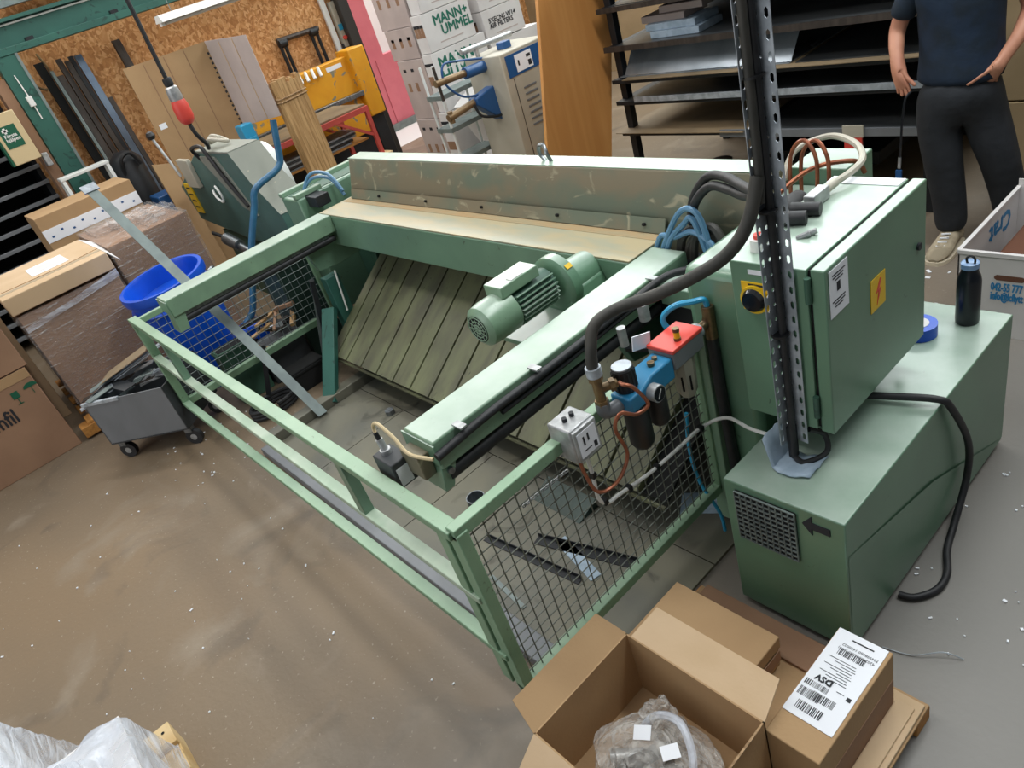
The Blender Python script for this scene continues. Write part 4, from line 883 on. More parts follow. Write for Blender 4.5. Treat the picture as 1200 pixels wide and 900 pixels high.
# ------------------------------------------------------------------ second machine (shear) with blue handle
sm = thing('plate_shear', 'old chipped teal and grey shear machine with lever and yellow plate', 'machine', (-6.3,2.05,0))
MB().prism([(-5.96,1.36),(-5.74,1.36),(-5.56,1.13),(-5.27,.90),(-5.27,.60),(-6.15,.60),(-7.30,.70),(-7.40,1.02),(-6.53,1.35)], 'y', 1.90, 2.16).build('body', 'shear', sm, bevel=.008)
MB().add([(-5.735,1.895,1.364),(-5.735,2.165,1.364),(-5.555,2.165,1.134),(-5.555,1.895,1.134),(-5.265,1.895,.904),(-5.265,2.165,.904)], [(0,1,2,3),(3,2,5,4)]).build('front_slope', 'shear_grey', sm, fix=False)
B(-6.5,1.90,1.352,-5.75,2.16,1.37).build('top_cover', 'shear_grey', sm, bevel=.004)
B(-6.9,1.92,0,-5.6,2.14,.62).build('pedestal', 'green_dark', sm)
MB().prism([(-6.45,1.33),(-6.05,1.33),(-5.72,.86),(-5.95,.92)], 'y', 1.888, 1.899).build('motor_recess', 'shear_grey', sm)
B(-7.0,1.86,1.05,-6.72,1.90,1.30).build('switch_box', 'welder_grey', sm, bevel=.006)
yp = B(-7.25,1.888,.78,-7.08,1.899,1.06).build('instruction_plate', 'yellow', sm)
for i in range(4): decal('plate_text', (-7.165,1.887,1.02-i*.06), (1,0,0),(0,0,1), .11,.014,'print',yp)
lv = MB().cyl((-7.0,1.84,1.16),(-7.1,1.80,1.52),.012,10).build('lever', 'alu', sm)
MB().lathe([(.001,-.04),(.028,-.028),(.04,0),(.028,.028),(.001,.04)], (-7.105,1.80,1.54), 16).build('lever_knob', 'black', lv)
MB().tube([(-6.42,1.90,1.30),(-6.40,1.86,1.40),(-6.2,1.87,1.42),(-6.12,1.87,1.34),(-5.98,1.87,1.15),(-5.80,1.88,.94)], .016, 8).build('supply_cable', 'black', sm)
MB().tube([(-6.3,1.95,1.40),(-6.2,2.0,1.46),(-6.05,2.05,1.40),(-6.15,1.95,1.45),(-6.25,1.98,1.41),(-6.1,2.02,1.44)], .014, 8).build('cable_coil', 'welder_grey', sm)
MB().tube([(-6.5,1.89,1.03),(-6.42,1.87,.98),(-6.3,1.87,.95),(-6.28,1.87,1.02),(-6.36,1.88,1.08)], .010, 8).build('white_wire', 'white', sm)
MB().cyl((-6.05,2.165,1.0),(-6.05,2.30,1.0),.30,24).build('flywheel', 'lamp_white', sm)
MB().cyl((-6.2,1.72,.70),(-5.95,1.72,.66),.05,14).cyl((-5.95,1.72,.66),(-5.7,1.72,.62),.03,12).build('clamp_spindle', 'steel', sm)
MB().cyl((-6.5,1.72,.72),(-6.1,1.72,.70),.015,10).build('clamp_handle', 'rackblack', sm)
bp_ = MB().tube([(-5.2,2.12,1.52),(-5.2,2.09,1.42),(-5.2,2.05,1.28),(-5.2,2.03,1.24),(-5.2,1.97,1.205),(-5.2,1.82,1.17),(-5.2,1.76,1.13),(-5.2,1.72,1.05),(-5.2,1.57,.81),(-5.2,1.40,.47),(-5.2,1.34,.38),(-5.2,1.24,.33)], .024, 12).build('bent_pipe', 'blue_pipe', None)
tag(bp_, 'tall bent blue steel pipe standing in front of the teal shear', 'pipe')
# hanging red plug
hp = thing('hanging_plug', 'red and grey industrial plug hanging on a black cable', 'plug', (-5.9,1.78,1.62))
MB().tube([(-5.9,1.80,3.6),(-5.9,1.80,2.6),(-5.9,1.79,2.05),(-5.9,1.79,1.96)], .016, 8).build('hanging_cable', 'rubber', hp)
MB().lathe([(.024,0),(.034,.01),(.034,.05),(.03,.06)], (-5.9,1.79,1.90), 16).build('cable_gland', 'rackblack', hp)
MB().lathe([(.045,0),(.05,.02),(.044,.09),(.034,.10)], (-5.9,1.79,1.80), 18).build('grey_shell', 'alu', hp)
MB().lathe([(.03,0),(.05,.02),(.06,.05),(.06,.13),(.05,.17)], (-5.9,1.79,1.63), 18).build('red_shell', 'red', hp)
MB().tube([(-5.9,1.79,1.64),(-5.9,1.80,1.55),(-5.97,1.86,1.45),(-6.1,1.9,1.40)], .016, 8).build('lower_cable', 'rubber', hp)

# ------------------------------------------------------------------ back left corner
bm = thing('ceiling_beam', 'dark green painted steel beam running above the strand board wall', 'beam', (-8.5,2.4,2.46))
B(-8.56,-1.0,2.46,-8.36,5.0,2.52).build('bottom_flange', 'greybeam', bm, bevel=.004)
B(-8.50,-1.0,2.52,-8.46,5.0,2.72).build('web', 'greybeam', bm)
B(-8.56,-1.0,2.71,-8.40,5.0,2.74).build('top_flange', 'greybeam', bm)
MB().cyl((-8.45,-1.0,2.69),(-8.45,4.0,2.69),.009,8).build('white_conduit', 'white', bm)
for y in (1.55,2.35): B(-8.42,y,2.52,-8.36,y+.07,2.55).build('beam_clamp', 'rackblack', bm)
cr1 = thing('purlin', 'grey steel purlin running above the green beam', 'beam', (-8.8,1,2.82))
B(-8.9,-1.0,2.84,-8.78,4.0,2.92).build('body', 'zinc_flat', cr1)
cr2 = thing('upper_shelf_board', 'reddish boards stored on the purlins above the green beam', 'board', (-9.0,1.0,2.93))
for i in range(3): B(-9.12,-1+i*1.3,2.94+.03*i,-8.8,.2+i*1.3,3.0+.03*i).build('plank', 'red_table' if i%2 else 'palletwood', cr2)
ps_ = thing('steel_column', 'dark green steel column beside the dark slatted rack', 'column', (-8.45,1.28,0))
B(-8.53,1.22,0,-8.37,1.42,2.46).build('shaft', 'greybeam', ps_, bevel=.004)
B(-8.372,1.40,0,-8.362,1.425,2.46).build('edge_strip', 'zinc_flat', ps_)
B(-8.57,1.12,0,-8.41,1.215,2.3).build('backing_post', 'card_dark', ps_)
MB().tube([(-8.36,1.30,2.3),(-8.358,1.31,2.1),(-8.358,1.31,1.9)], .006, 6).build('wire', 'white', ps_)
B(-8.372,1.28,2.02,-8.34,1.33,2.11).build('socket', 'white', ps_, bevel=.004)
fa = thing('first_aid_box', 'beige first aid cabinet with green white cross label', 'first aid box', (-8.32,1.05,1.62))
B(-8.37,.88,1.62,-8.22,1.11,2.06).build('body', 'beige_box', fa, bevel=.006)
B(-8.37,.862,1.62,-8.23,.879,2.06).build('side_edge', 'signgreen', fa)
gp = decal('sign_plate', (-8.218,.98,1.86), (0,1,0),(0,0,1), .15,.19,'signgreen',fa)
decal('cross_bar', (-8.2165,.955,1.915), (0,1,0),(0,0,1), .05,.02,'white',gp); decal('cross_bar', (-8.2165,.955,1.915), (0,1,0),(0,0,1), .02,.05,'white',gp)
text('sign_text', 'Första\nhjälpen', .042, (-8.2165,.925,1.855), (0,1,0),(0,0,1), 'white', gp, bold=.0012)
B(-8.36,1.12,1.52,-8.25,1.17,1.64).build('dispenser', 'alu', ps_, bevel=.006)
# dark slatted rack at far left
sr = thing('slatted_rack', 'dark steel rack with many long horizontal bars left of the column', 'rack', (-8.8,.2,0))
B(-9.14,-1.6,0,-9.1,1.1,2.1).build('back_panel', 'gap', sr)
for i in range(13): B(-8.64,-1.6,.12+i*.155,-8.59,1.10,.155+i*.155).build('bar', 'bin', sr, bevel=.003)
for i in range(13): B(-9.1,-1.6,.12+i*.155,-8.65,1.10,.126+i*.155).build('shelf', 'gap', sr)
for y in (-1.6,-.4,1.06): B(-9.1,y,0,-8.66,y+.04,2.15).build('upright', 'rackblack', sr)
# steel profiles leaning on the board wall
for i,(y0_,y1_,ht,m,dx) in enumerate(((1.62,1.70,2.34,'gap',0),(1.71,1.74,2.24,'zinc_flat',.05),(1.75,1.81,2.18,'profile_dark',.03),(1.82,1.87,2.32,'profile_dark',.02),(1.88,1.93,2.28,'profile_dark',.06),(1.94,1.98,2.31,'rackblack',.03),(1.99,2.06,2.30,'profile_blue',.05),(2.07,2.12,1.85,'profile_dark',.08))):
    o = MB().add([(-8.75+dx,y0_,0),(-8.75+dx,y1_,0),(-8.70+dx,y1_,0),(-8.70+dx,y0_,0),(-9.10+dx,y0_,ht),(-9.10+dx,y1_,ht),(-9.05+dx,y1_,ht),(-9.05+dx,y0_,ht)], [(0,1,2,3),(4,7,6,5),(0,4,5,1),(1,5,6,2),(2,6,7,3),(3,7,4,0)]).build('steel_profile', m)
    tag(o, ('black flat steel profile nearest the green column on the board wall','thin pale grey steel profile next to the black one on the board wall','shortest dark profile in the leaning row on the board wall','tall dark profile beside the shortest one on the board wall','dark profile between two taller ones on the board wall','black steel profile touching the bluish one on the board wall','bluish steel profile leaning on the strand board wall','low dark profile beyond the bluish one on the board wall')[i], 'steel profile', 'steel profiles leaning on the board wall')
o = MB().add([(-8.85,2.42,0),(-8.85,2.50,0),(-8.80,2.50,0),(-8.80,2.42,0),(-9.12,2.42,2.32),(-9.12,2.50,2.32),(-9.07,2.50,2.32),(-9.07,2.42,2.32)], [(0,1,2,3),(4,7,6,5),(0,4,5,1),(1,5,6,2),(2,6,7,3),(3,7,4,0)]).build('steel_profile', 'profile_dark')
tag(o, 'single short dark steel profile standing behind big cardboard sheet', 'steel profile')
wr = MB().tube([(-9.1,1.50,2.45),(-9.08,1.52,2.2),(-9.06,1.62,2.1),(-9.06,1.72,2.22),(-9.1,1.70,2.42)], .012, 6).build('hanging_wire', 'brass'); tag(wr, 'yellow brown wire loop hanging below the green beam', 'wire')
# stool / white frame and dark tyre-like thing
st = thing('step_stool', 'white steel step frame between column and steel profiles', 'stool', (-7.95,1.35,0))
for y in (1.12,1.54):
    MB().bar((-8.25,y,0),(-8.1,y,1.38),.03,.03).build('leg', 'lamp_white', st); MB().bar((-7.85,y,0),(-8.0,y,1.38),.03,.03).build('leg', 'lamp_white', st)
B(-8.12,1.10,1.38,-7.98,1.56,1.41).build('top_frame', 'lamp_white', st, bevel=.004)
for z in (.5,.95): B(-8.12,1.12,z,-7.88,1.54,z+.02).build('tread', 'rackblack', st)
ty = thing('vacuum_drum', 'dark round container standing against the board wall', 'container', (-8.32,1.76,0))
MB().lathe([(.14,0),(.16,.03),(.16,1.30),(.12,1.36),(.05,1.40)], (-8.32,1.76,0), 24).build('body', 'rackblack', ty)
MB().tube([(-8.2,1.68,1.2),(-8.14,1.7,1.35),(-8.14,1.8,1.38),(-8.16,1.86,1.25)], .02, 8).build('handle', 'rubber', ty)
# big folded cardboard
bc = thing('cardboard_sheet', 'huge folded brown cardboard sheet standing upright behind the shear', 'cardboard', (-7.6,2.5,0))
MB().add([(-7.70,2.02,0),(-7.70,2.83,0),(-7.70,2.83,2.06),(-7.70,2.02,2.07),(-7.712,2.02,0),(-7.712,2.83,0),(-7.712,2.83,2.06),(-7.712,2.02,2.07)], [(0,1,2,3),(4,7,6,5),(0,4,5,1),(1,5,6,2),(2,6,7,3),(3,7,4,0)]).build('front_panel', 'card', bc)
MB().add([(-7.70,2.83,1.25),(-7.15,3.01,1.27),(-7.15,3.01,2.01),(-7.70,2.83,2.06),(-7.712,2.84,1.25),(-7.16,3.02,1.27),(-7.16,3.02,2.01),(-7.712,2.84,2.06)], [(0,1,2,3),(4,7,6,5),(0,4,5,1),(1,5,6,2),(2,6,7,3),(3,7,4,0)]).build('side_panel', 'card_grey', bc)  # paler card colour carries the stronger light on this face
for f in (.33,.66): MB().bar(Vector((-7.70,2.83,1.26)).lerp(Vector((-7.15,3.01,1.28)),f)+Vector((.004,-.004,0)), Vector((-7.70,2.83,2.05)).lerp(Vector((-7.15,3.01,2.0)),f)+Vector((.004,-.004,0)), .006,.004).build('crease', 'card_light', bc)
for i in range(3): B(-7.6995,2.2+i*.2,.6,-7.697,2.206+i*.2,2.05).build('crease', 'card_dark', bc)
for i in range(16): decal('black_dash', (-7.6975,2.815,1.28+i*.045), (0,1,.3),(0,-.3,1), .02,.022,'print',bc)
decal('tape_patch', (-7.6975,2.10,1.52), (0,1,0),(0,0,1), .07,.05,'paper',bc)
o = MB().add([(-7.5,1.80,0),(-7.5,1.98,0),(-7.47,1.98,0),(-7.47,1.80,0),(-7.72,1.83,1.25),(-7.72,2.0,1.2),(-7.69,2.0,1.2),(-7.69,1.83,1.25)], [(0,1,2,3),(4,7,6,5),(0,4,5,1),(1,5,6,2),(2,6,7,3),(3,7,4,0)]).build('cardboard_strip', 'card'); tag(o, 'narrow cardboard strip leaning on the huge cardboard sheet', 'cardboard')
o = B(-7.98,2.05,2.07,-7.72,2.35,2.085); 
yb = tag(B(-8.0,2.12,0,-7.75,2.34,1.32).build('yellow_crate', 'yellow', bevel=.01), 'yellow plastic container half hidden behind the cardboard sheet', 'container')
bb = thing('blue_bin', 'light blue plastic bin clip at the edge of cardboard', 'bin', (-7.2,2.66,1.1))
MB().bar((-7.32,2.66,0),(-7.32,2.66,1.05),.03,.03).build('stand', 'zinc_flat', bb)
B(-7.34,2.60,1.05,-7.18,2.72,1.32).build('body', 'blue_hose2', bb, bevel=.01)
B(-7.17,2.62,1.08,-7.15,2.70,1.2).build('lip', 'blue_hose2', bb, bevel=.004)
db = tag(B(-8.1,1.75,0,-7.8,1.98,.95).build('blue_crate', 'welder_blue', bevel=.01), 'dark blue crate beside the steel profiles', 'crate')
# wood strip bundle
wbn = thing('lath_bundle', 'tied upright bundle of pale wooden laths', 'wood bundle', (-7.1,3.15,0))
rnd = random.Random(5)
for i in range(7):
    for j in range(3):
        y = 3.035+i*.040; x_ = -7.2+j*.05; B(x_,y,0,x_+.044,y+.038,1.555+rnd.uniform(-.03,.03)).build('lath', 'wood2', wbn)
for z in (1.38,1.41): MB().tube([(-7.205,3.03,z),(-7.045,3.03,z),(-7.045,3.318,z+.015),(-7.205,3.318,z),(-7.205,3.03,z)], .007, 6, 1).build('string', 'card_in', wbn)
# yellow press with red table
ym = thing('yellow_press', 'yellow press brake with chipped paint behind the red table', 'machine', (-8.75,4.0,0))
B(-8.85,3.0,.62,-8.65,4.78,1.40).build('upper_beam', 'yellow_machine', ym, bevel=.01)
B(-8.88,4.72,.66,-8.55,4.95,1.46).build('side_frame', 'yellow_machine', ym, bevel=.015)
B(-8.88,4.75,0,-8.60,4.93,.66).build('side_foot', 'rackblack', ym, bevel=.01)
B(-8.88,2.9,0,-8.55,3.06,1.5).build('side_frame', 'yellow_machine', ym, bevel=.015)
B(-8.64,3.05,.93,-8.55,4.74,.985).build('clamp_bar', 'steel', ym, bevel=.004)
B(-8.80,3.05,.5,-8.60,4.74,.80).build('lower_beam', 'yellow_machine', ym, bevel=.01)
B(-8.82,3.05,.0,-8.66,4.74,.5).build('base_plate', 'rackblack', ym)
for i in range(4): MB().cyl((-8.66+.0,4.05+i*.09,1.40),(-8.60,4.03+i*.09,1.30),.02,8).build('grip_glove', 'white', ym)
decal('maker_plate', (-8.6485,4.52,1.33), (0,1,0),(0,0,1), .22,.05,'paper',ym)
rt = thing('red_work_table', 'red angle iron work table loaded with grey sheets', 'table', (-8.0,3.6,0))
B(-8.5,2.7,.945,-7.75,4.24,.965).build('table_top', 'board', rt)
for x_ in (-8.48,-7.75): B(x_,2.7,.89,x_+.04,4.25,.945).build('side_rail', 'red_table', rt)
B(-8.48,4.2,.89,-7.75,4.25,.945).build('end_rail', 'red_table', rt)
for x_ in (-8.45,-7.75):
    for y in (2.75,4.20): B(x_,y,.401 if (x_ == -7.75 and y > 4) else 0,x_+.045,y+.045,.90).build('leg', 'red_table', rt)
for x_ in (-8.45,-7.73): MB().bar((x_,4.22,.62),(x_,3.80,.90),.03,.03).build('brace', 'red_table', rt)
B(-8.45,2.75,.60,-7.78,4.15,.62).build('lower_shelf', 'palletwood', rt)
for i in range(5):
    o = B(-8.4+.03*i,2.85+.05*i,.6205+.022*i,-7.82-.02*i,3.95+.04*i,.638+.022*i).build('stored_sheet', ['brightsheet','profile_dark','zinc','darksheet','zinc'][i]); tag(o, ('lowest','second','third','fourth','topmost')[i]+' steel sheet of the pile on the red table shelf', 'sheet', 'sheets on the red table shelf')
for i, yy in enumerate((3.86,4.16)): tag(B(-7.85,yy,.0,-7.65,yy+.16,.40).build('wood_block', 'wood', bevel=.01), ('pine block beneath the red table edge','pine block beneath the outer leg of the red table')[i], 'wood block', 'blocks under the red table')
pf = thing('pipe_frame', 'black pipe frame standing against the strand board wall', 'frame', (-9.05,4.4,0))
for y in (4.18,4.24,4.62,4.70): MB().cyl((-9.08,y,0),(-9.08,y,1.76),.022,8).build('upright', 'rackblack', pf)
MB().cyl((-9.08,4.16,1.78),(-9.08,4.74,1.76),.03,8).build('cross_pipe', 'profile_dark', pf)
for y in (4.22,4.66): MB().cyl((-9.08,y-.05,1.74),(-9.08,y+.05,1.74),.05,10).build('pipe_clamp', 'rackblack', pf)
jb = thing('wall_switch_panel', 'narrow pale wall panel with cables, red button and blue label', 'control panel', (-9.1,4.97,1.3))
B(-9.14,4.90,1.2,-9.10,4.97,2.7).build('trunking', 'lamp_white', jb, bevel=.004)
B(-9.14,5.0,1.45,-9.06,5.07,1.98).build('box', 'welder_grey', jb, bevel=.006)
B(-9.058,5.005,1.65,-9.05,5.065,1.72).build('blue_label', 'blue_hose2', jb); MB().cyl((-9.06,5.035,1.56),(-9.03,5.035,1.56),.025,12).build('red_button', 'red', jb)
MB().tube([(-9.08,4.98,1.5),(-9.05,5.0,1.35),(-9.06,5.03,1.2),(-9.08,4.98,1.05)], .015, 6).build('cable', 'rubber', jb)
lp = thing('strip_lamp', 'white fluorescent strip lamp hanging before the strand board wall', 'lamp', (-7.5,3.0,2.30))
MB().prism([(-7.60,2.31),(-7.40,2.31),(-7.45,2.37),(-7.55,2.37)], 'y', 2.45, 3.75).build('housing', 'lamp_white', lp)
MB().cyl((-7.5,2.5,2.295),(-7.5,3.7,2.295),.014,10).build('tube', 'white', lp)
for y in (2.47,3.72): B(-7.53,y-.015,2.28,-7.47,y+.015,2.31).build('tube_holder', 'white', lp)
for y in (2.6,3.6): MB().cyl((-7.5,y,2.37),(-7.5,y,3.8),.004,6).build('hanger', 'zinc_flat', lp)

# ------------------------------------------------------------------ filter carton stack at the doorway
def mh_box(x0, y0, z0, x1, y1, z1, lbl, txt, tsize, tpos, m='card_white', group=None, side=True):
    t_ = thing('filter_box', lbl, 'box', ((x0+x1)/2,(y0+y1)/2,z0), group)
    B(x0,y0,z0,x1,y1,z1).build('body', m, t_, bevel=.003)
    if txt: text('print_text', txt, tsize, (x1+.002, y0+tpos[0], z0+tpos[1]), (0,1,0),(0,0,1), 'lettergreen', t_, bold=tsize*.035)
    if side:
        zt = z1-.10
        for i in range(3): decal('hand_slot', (x0+(x1-x0)*(.2+.3*i), y0-.001, zt), (1,0,0),(0,0,1), .05,.03,'print',t_)
        for i in range(3): decal('side_symbol', (x0+(x1-x0)*(.2+.3*i), y0-.001, z0+(z1-z0)*.55), (1,0,0),(0,0,1), .05,.09,'card_dark',t_)
    decal('fine_print', (x1+.001, y0+.30, z0+.06), (0,1,0),(0,0,1), .3,.01,'card_grey',t_)
    return t_
X1 = -6.5
A = mh_box(-6.66,4.45,.76,X1,5.17,1.325,'white filter box with large green lettering, second up in its stack','MANN+\nHUMMEL',.155,(.06,.40))
Bx = mh_box(-6.68,4.47,1.33,X1,5.08,1.68,'white filter box with partly missing green lettering, third up in its stack','MANN+\n  UMMEL',.125,(.13,.22))
mh_box(-6.68,4.5,1.685,X1,5.05,2.05,'plain white filter box at the top of the stack',None,0,(0,0))
mh_box(-6.66,4.42,.0,X1,5.15,.755,'lower white filter box of the stack standing on the floor','',.1,(.1,.4))
mh_box(-7.14,4.45,.70,-6.67,5.1,1.30,'greyish filter carton with hand slots, middle of its pile',None,0,(0,0),'card_grey')
mh_box(-7.12,4.43,.0,-6.67,5.1,.695,'greyish filter carton with hand slots on the floor of its pile',None,0,(0,0),'card_grey')
mh_box(-7.20,4.46,1.305,-6.70,5.1,1.60,'greyish filter carton third up with one slot',None,0,(0,0),'card_grey')
mh_box(-7.26,4.48,1.605,-6.70,5.1,2.05,'greyish filter carton on top beside the doorway',None,0,(0,0),'card_grey')
mh_box(-7.2,5.22,.72,X1,5.95,1.19,'white filter box with green lettering directly behind the spot welder','MANN+\nHUMMEL',.125,(.10,.30))
g_ = mh_box(-7.2,5.20,1.20,X1,5.75,1.50,'white carton printed air filters stacked behind the welder',None,0,(0,0))
text('print_text', '5XECNS W14\nAIR FILTERS', .065, (X1+.002,5.27,1.37), (0,1,0),(0,0,1), 'print', g_, bold=.002)
mh_box(-7.2,5.2,1.505,X1,5.8,1.85,'white filter carton topmost of the pile behind welder',None,0,(0,0))
mh_box(-7.2,5.2,.0,X1,5.95,.715,'white filter carton on floor behind the spot welder',None,0,(0,0))
# tilted box
tb = thing('tilted_filter_box', 'white filter box with green lettering tipped on its edge before the stack', 'box', (-6.2,4.75,.0))
Rz = Matrix.Rotation(math.radians(24), 3, 'X'); cc = Vector((-6.2,4.78,.62))
MB().obox(cc, (.35,.48,.62), rot=Rz).build('body', 'card_white', tb, bevel=.003)
text('print_text', 'MANN+\nHUMMEL', .10, cc+Rz@Vector((.177,-.18,-.02)), Rz@Vector((.0,.75,.66)), Rz@Vector((0,-.66,.75)), 'lettergreen', tb, bold=.0035)
B(-6.4,4.5,0,-6.0,5.1,.30).build('support', 'card_white', tb)
# spot welder
sw_ = thing('spot_welder', 'beige and navy spot welding machine with two bronze arms', 'welder', (-5.4,4.55,0))
B(-5.75,4.27,.0,-5.25,4.85,1.27).build('cabinet', 'welder_grey', sw_, bevel=.01)
B(-5.252,4.32,1.06,-5.244,4.84,1.24).build('blue_band', 'welder_blue', sw_)
cp = decal('control_plate', (-5.242,4.52,1.15), (0,1,0),(0,0,1), .20,.14,'paper',sw_)
decal('display', (-5.2405,4.58,1.18), (0,1,0),(0,0,1), .05,.025,'print',cp); decal('display', (-5.2405,4.585,1.12), (0,1,0),(0,0,1), .04,.045,'print',cp); decal('display', (-5.2405,4.455,1.15), (0,1,0),(0,0,1), .018,.045,'print',cp)
for i in range(7): B(-5.25,4.45,.93-i*.055,-5.244,4.60,.945-i*.055).build('vent_slot', 'bin', sw_)
wt = MB().prism([(4.52,.44),(4.62,.44),(4.57,.53)], 'x', -5.246, -5.242).build('warning_triangle', 'yellow', sw_); decal('warning_bolt', (-5.2415,4.57,.468), (0,.3,1),(0,1,-.3), .045,.012,'print',wt)
B(-5.251,4.36,.05,-5.247,4.365,1.05).build('door_seam', 'rackblack', sw_)
u1 = MB().cyl((-5.5,4.28,1.20),(-5.5,4.05,1.21),.05,14).build('upper_arm_holder', 'welder_blue', sw_)
MB().cyl((-5.5,4.10,1.21),(-5.5,3.72,1.23),.03,14).build('upper_arm', 'bronze', u1)
MB().cyl((-5.5,3.75,1.36),(-5.5,3.75,1.08),.014,10).build('electrode', 'profile_dark', u1)
MB().prism([(4.28,1.03),(4.05,.99),(4.05,.93),(4.28,.72)], 'x', -5.56, -5.44).build('lower_arm_holder', 'welder_blue', sw_, bevel=.01)
MB().cyl((-5.5,4.08,.96),(-5.5,3.74,.93),.032,14).cyl((-5.5,3.77,.98),(-5.5,3.77,.88),.025,12).build('lower_arm', 'bronze', sw_)
MB().tube([(-5.5,4.3,1.26),(-5.5,4.0,1.33),(-5.5,3.85,1.34),(-5.5,3.82,1.2),(-5.5,3.95,1.05),(-5.5,4.12,1.0)], .010, 8).build('cooling_hose', 'welder_blue', sw_)
MB().tube([(-5.46,4.02,.95),(-5.44,4.05,.84),(-5.44,4.2,.78),(-5.44,4.28,.77)], .012, 8).build('cooling_hose', 'rackblack', sw_)
B(-5.5,4.47,1.27,-5.4,4.56,1.33).build('blue_valve', 'welder_blue', sw_, bevel=.004)
MB().cyl((-5.6,4.15,1.36),(-5.6,4.75,1.34),.025,10).cyl((-5.6,4.32,1.27),(-5.6,4.32,1.36),.02,8).build('air_cylinder', 'alu', sw_)
MB().cyl((-5.3,4.35,.25),(-5.22,4.35,.25),.03,12).build('emergency_button', 'yellow', sw_)
# white tube trolley behind arms
tr = thing('tube_trolley', 'white tubular shelf trolley behind the spot welder arms', 'trolley', (-5.95,4.3,0))
for x_ in (-6.05,-5.85):
    for y in (3.98,4.42): MB().cyl((x_,y,0),(x_,y,1.32),.013,8).build('tube_leg', 'lamp_white', tr)
for z in (.42,.72,1.02): B(-6.07,3.96,z,-5.83,4.44,z+.04).build('wire_shelf', 'zinc_flat', tr)

# ------------------------------------------------------------------ leaning beech board + sheet rack
bo = MB().add([(-4.21,3.45,0),(-4.21,4.16,0),(-4.21,4.70,1.70),(-4.21,3.97,1.97),(-4.24,3.45,0),(-4.24,4.16,0),(-4.24,4.70,1.70),(-4.24,3.97,1.97)], [(0,1,2,3),(4,7,6,5),(0,4,5,1),(1,5,6,2),(2,6,7,3),(3,7,4,0)]).build('leaning_board', 'beech', bevel=.003)
tag(bo, 'large orange beech veneer board leaning against the sheet rack', 'board')
rk = thing('sheet_rack', 'black steel rack holding flat metal sheets behind the machine', 'rack', (-2.95,4.9,0))
for x_ in (-4.10,-2.98,-1.84):
    for y in (4.45,5.65): B(x_-.03,y,0,x_+.03,y+.06,2.3).build('upright', 'rackblack', rk, bevel=.003)
B(-4.13,5.72,0,-1.80,5.74,2.3).build('back_panel', 'rackblack', rk)
for z in (.525,.765,.928,1.167,1.439,1.71,1.98): B(-4.13,4.37,z,-1.80,5.70,z+.03).build('shelf', 'rackblack', rk, bevel=.003)
B(-3.93,4.355,.79,-1.83,4.369,.828).build('shelf_edge', 'zinc', rk); B(-4.13,4.35,1.167,-1.80,4.369,1.205).build('shelf_edge', 'profile_dark', rk); B(-4.13,4.35,1.439,-1.80,4.369,1.472).build('shelf_edge', 'profile_dark', rk)
B(-3.2,4.35,.52,-1.80,4.369,.568).build('shelf_edge', 'bin', rk)
for z, y, xa, xb_, m, lb_ in ((.556,4.33,-4.16,-3.0,'board','brown hardboard sheet on the lowest rack shelf'),(.556,4.38,-2.94,-1.83,'darksheet','dark steel sheet on the lowest rack shelf'),(.796,4.38,-4.03,-1.86,'darksheet','dark steel sheet on the shelf with bright zinc edge'),(.959,4.34,-4.0,-1.84,'board','hardboard edged sheet below the bright steel sheet'),(.965,4.41,-4.07,-2.66,'brightsheet','bright reflective steel sheet on the middle rack shelf'),(.965,4.41,-2.62,-1.86,'darksheet','dark steel sheet beside the bright reflective sheet'),(1.198,4.38,-4.03,-1.95,'darksheet','dark steel sheet under the small pale cartons'),(1.47,4.38,-4.03,-1.95,'darksheet','dark steel sheet on the upper rack shelf')):
    tag(B(xa,y,z,xb_,5.6,z+.005).build('metal_sheet', m), lb_, 'sheet')
tag(MB().add([(-4.04,4.43,.972),(-2.66,4.43,.972),(-2.66,4.58,1.16),(-4.04,4.58,1.16),(-4.04,4.435,.972),(-2.66,4.435,.972),(-2.66,4.585,1.16),(-4.04,4.585,1.16)], [(0,1,2,3),(4,7,6,5),(0,4,5,1),(1,5,6,2),(2,6,7,3),(3,7,4,0)]).build('bent_sheet', 'brightsheet'), 'shiny steel sheet propped upright on the middle rack shelf', 'sheet')
for i, (xa, xb_, y, z) in enumerate(((-3.75,-3.33,4.45,1.204),(-3.80,-3.37,4.47,1.251),(-3.86,-3.48,4.51,1.298),(-3.72,-3.35,4.55,1.345))):
    tag(B(xa,y,z,xb_,y+.28,z+.046).build('small_carton', 'card_grey' if i > 1 else 'bluecloth', bevel=.003), ('lowest', 'second lowest', 'third', 'topmost')[i]+' flat pale carton of the small stack on the rack shelf', 'box', 'flat cartons on the rack')
tag(MB().tube([(-3.45,4.66,.0),(-3.45,4.66,.22)], .09, 14, 1).build('paint_can', 'rackblack'), 'dark round can under the sheet rack', 'can')
tag(B(-2.29,4.335,.44,-2.18,4.349,.515).build('red_tag', 'red'), 'red tag hanging under the lowest rack shelf edge', 'tag'); tag(B(-2.30,4.335,.518,-2.17,4.349,.59).build('grey_tag', 'welder_grey'), 'grey plate clipped on the lowest rack shelf edge', 'plate')
wl_ = thing('hand_truck', 'black wheeled truck standing under the sheet rack', 'hand truck', (-2.8,4.85,0))
for x_ in (-3.1,-2.45): MB().cyl((x_,4.75,.10),(x_+.07,4.75,.10),.10,20).build('wheel', 'rubber', wl_)
B(-3.2,4.8,.15,-2.3,5.4,.24).build('deck', 'rackblack', wl_, bevel=.006)

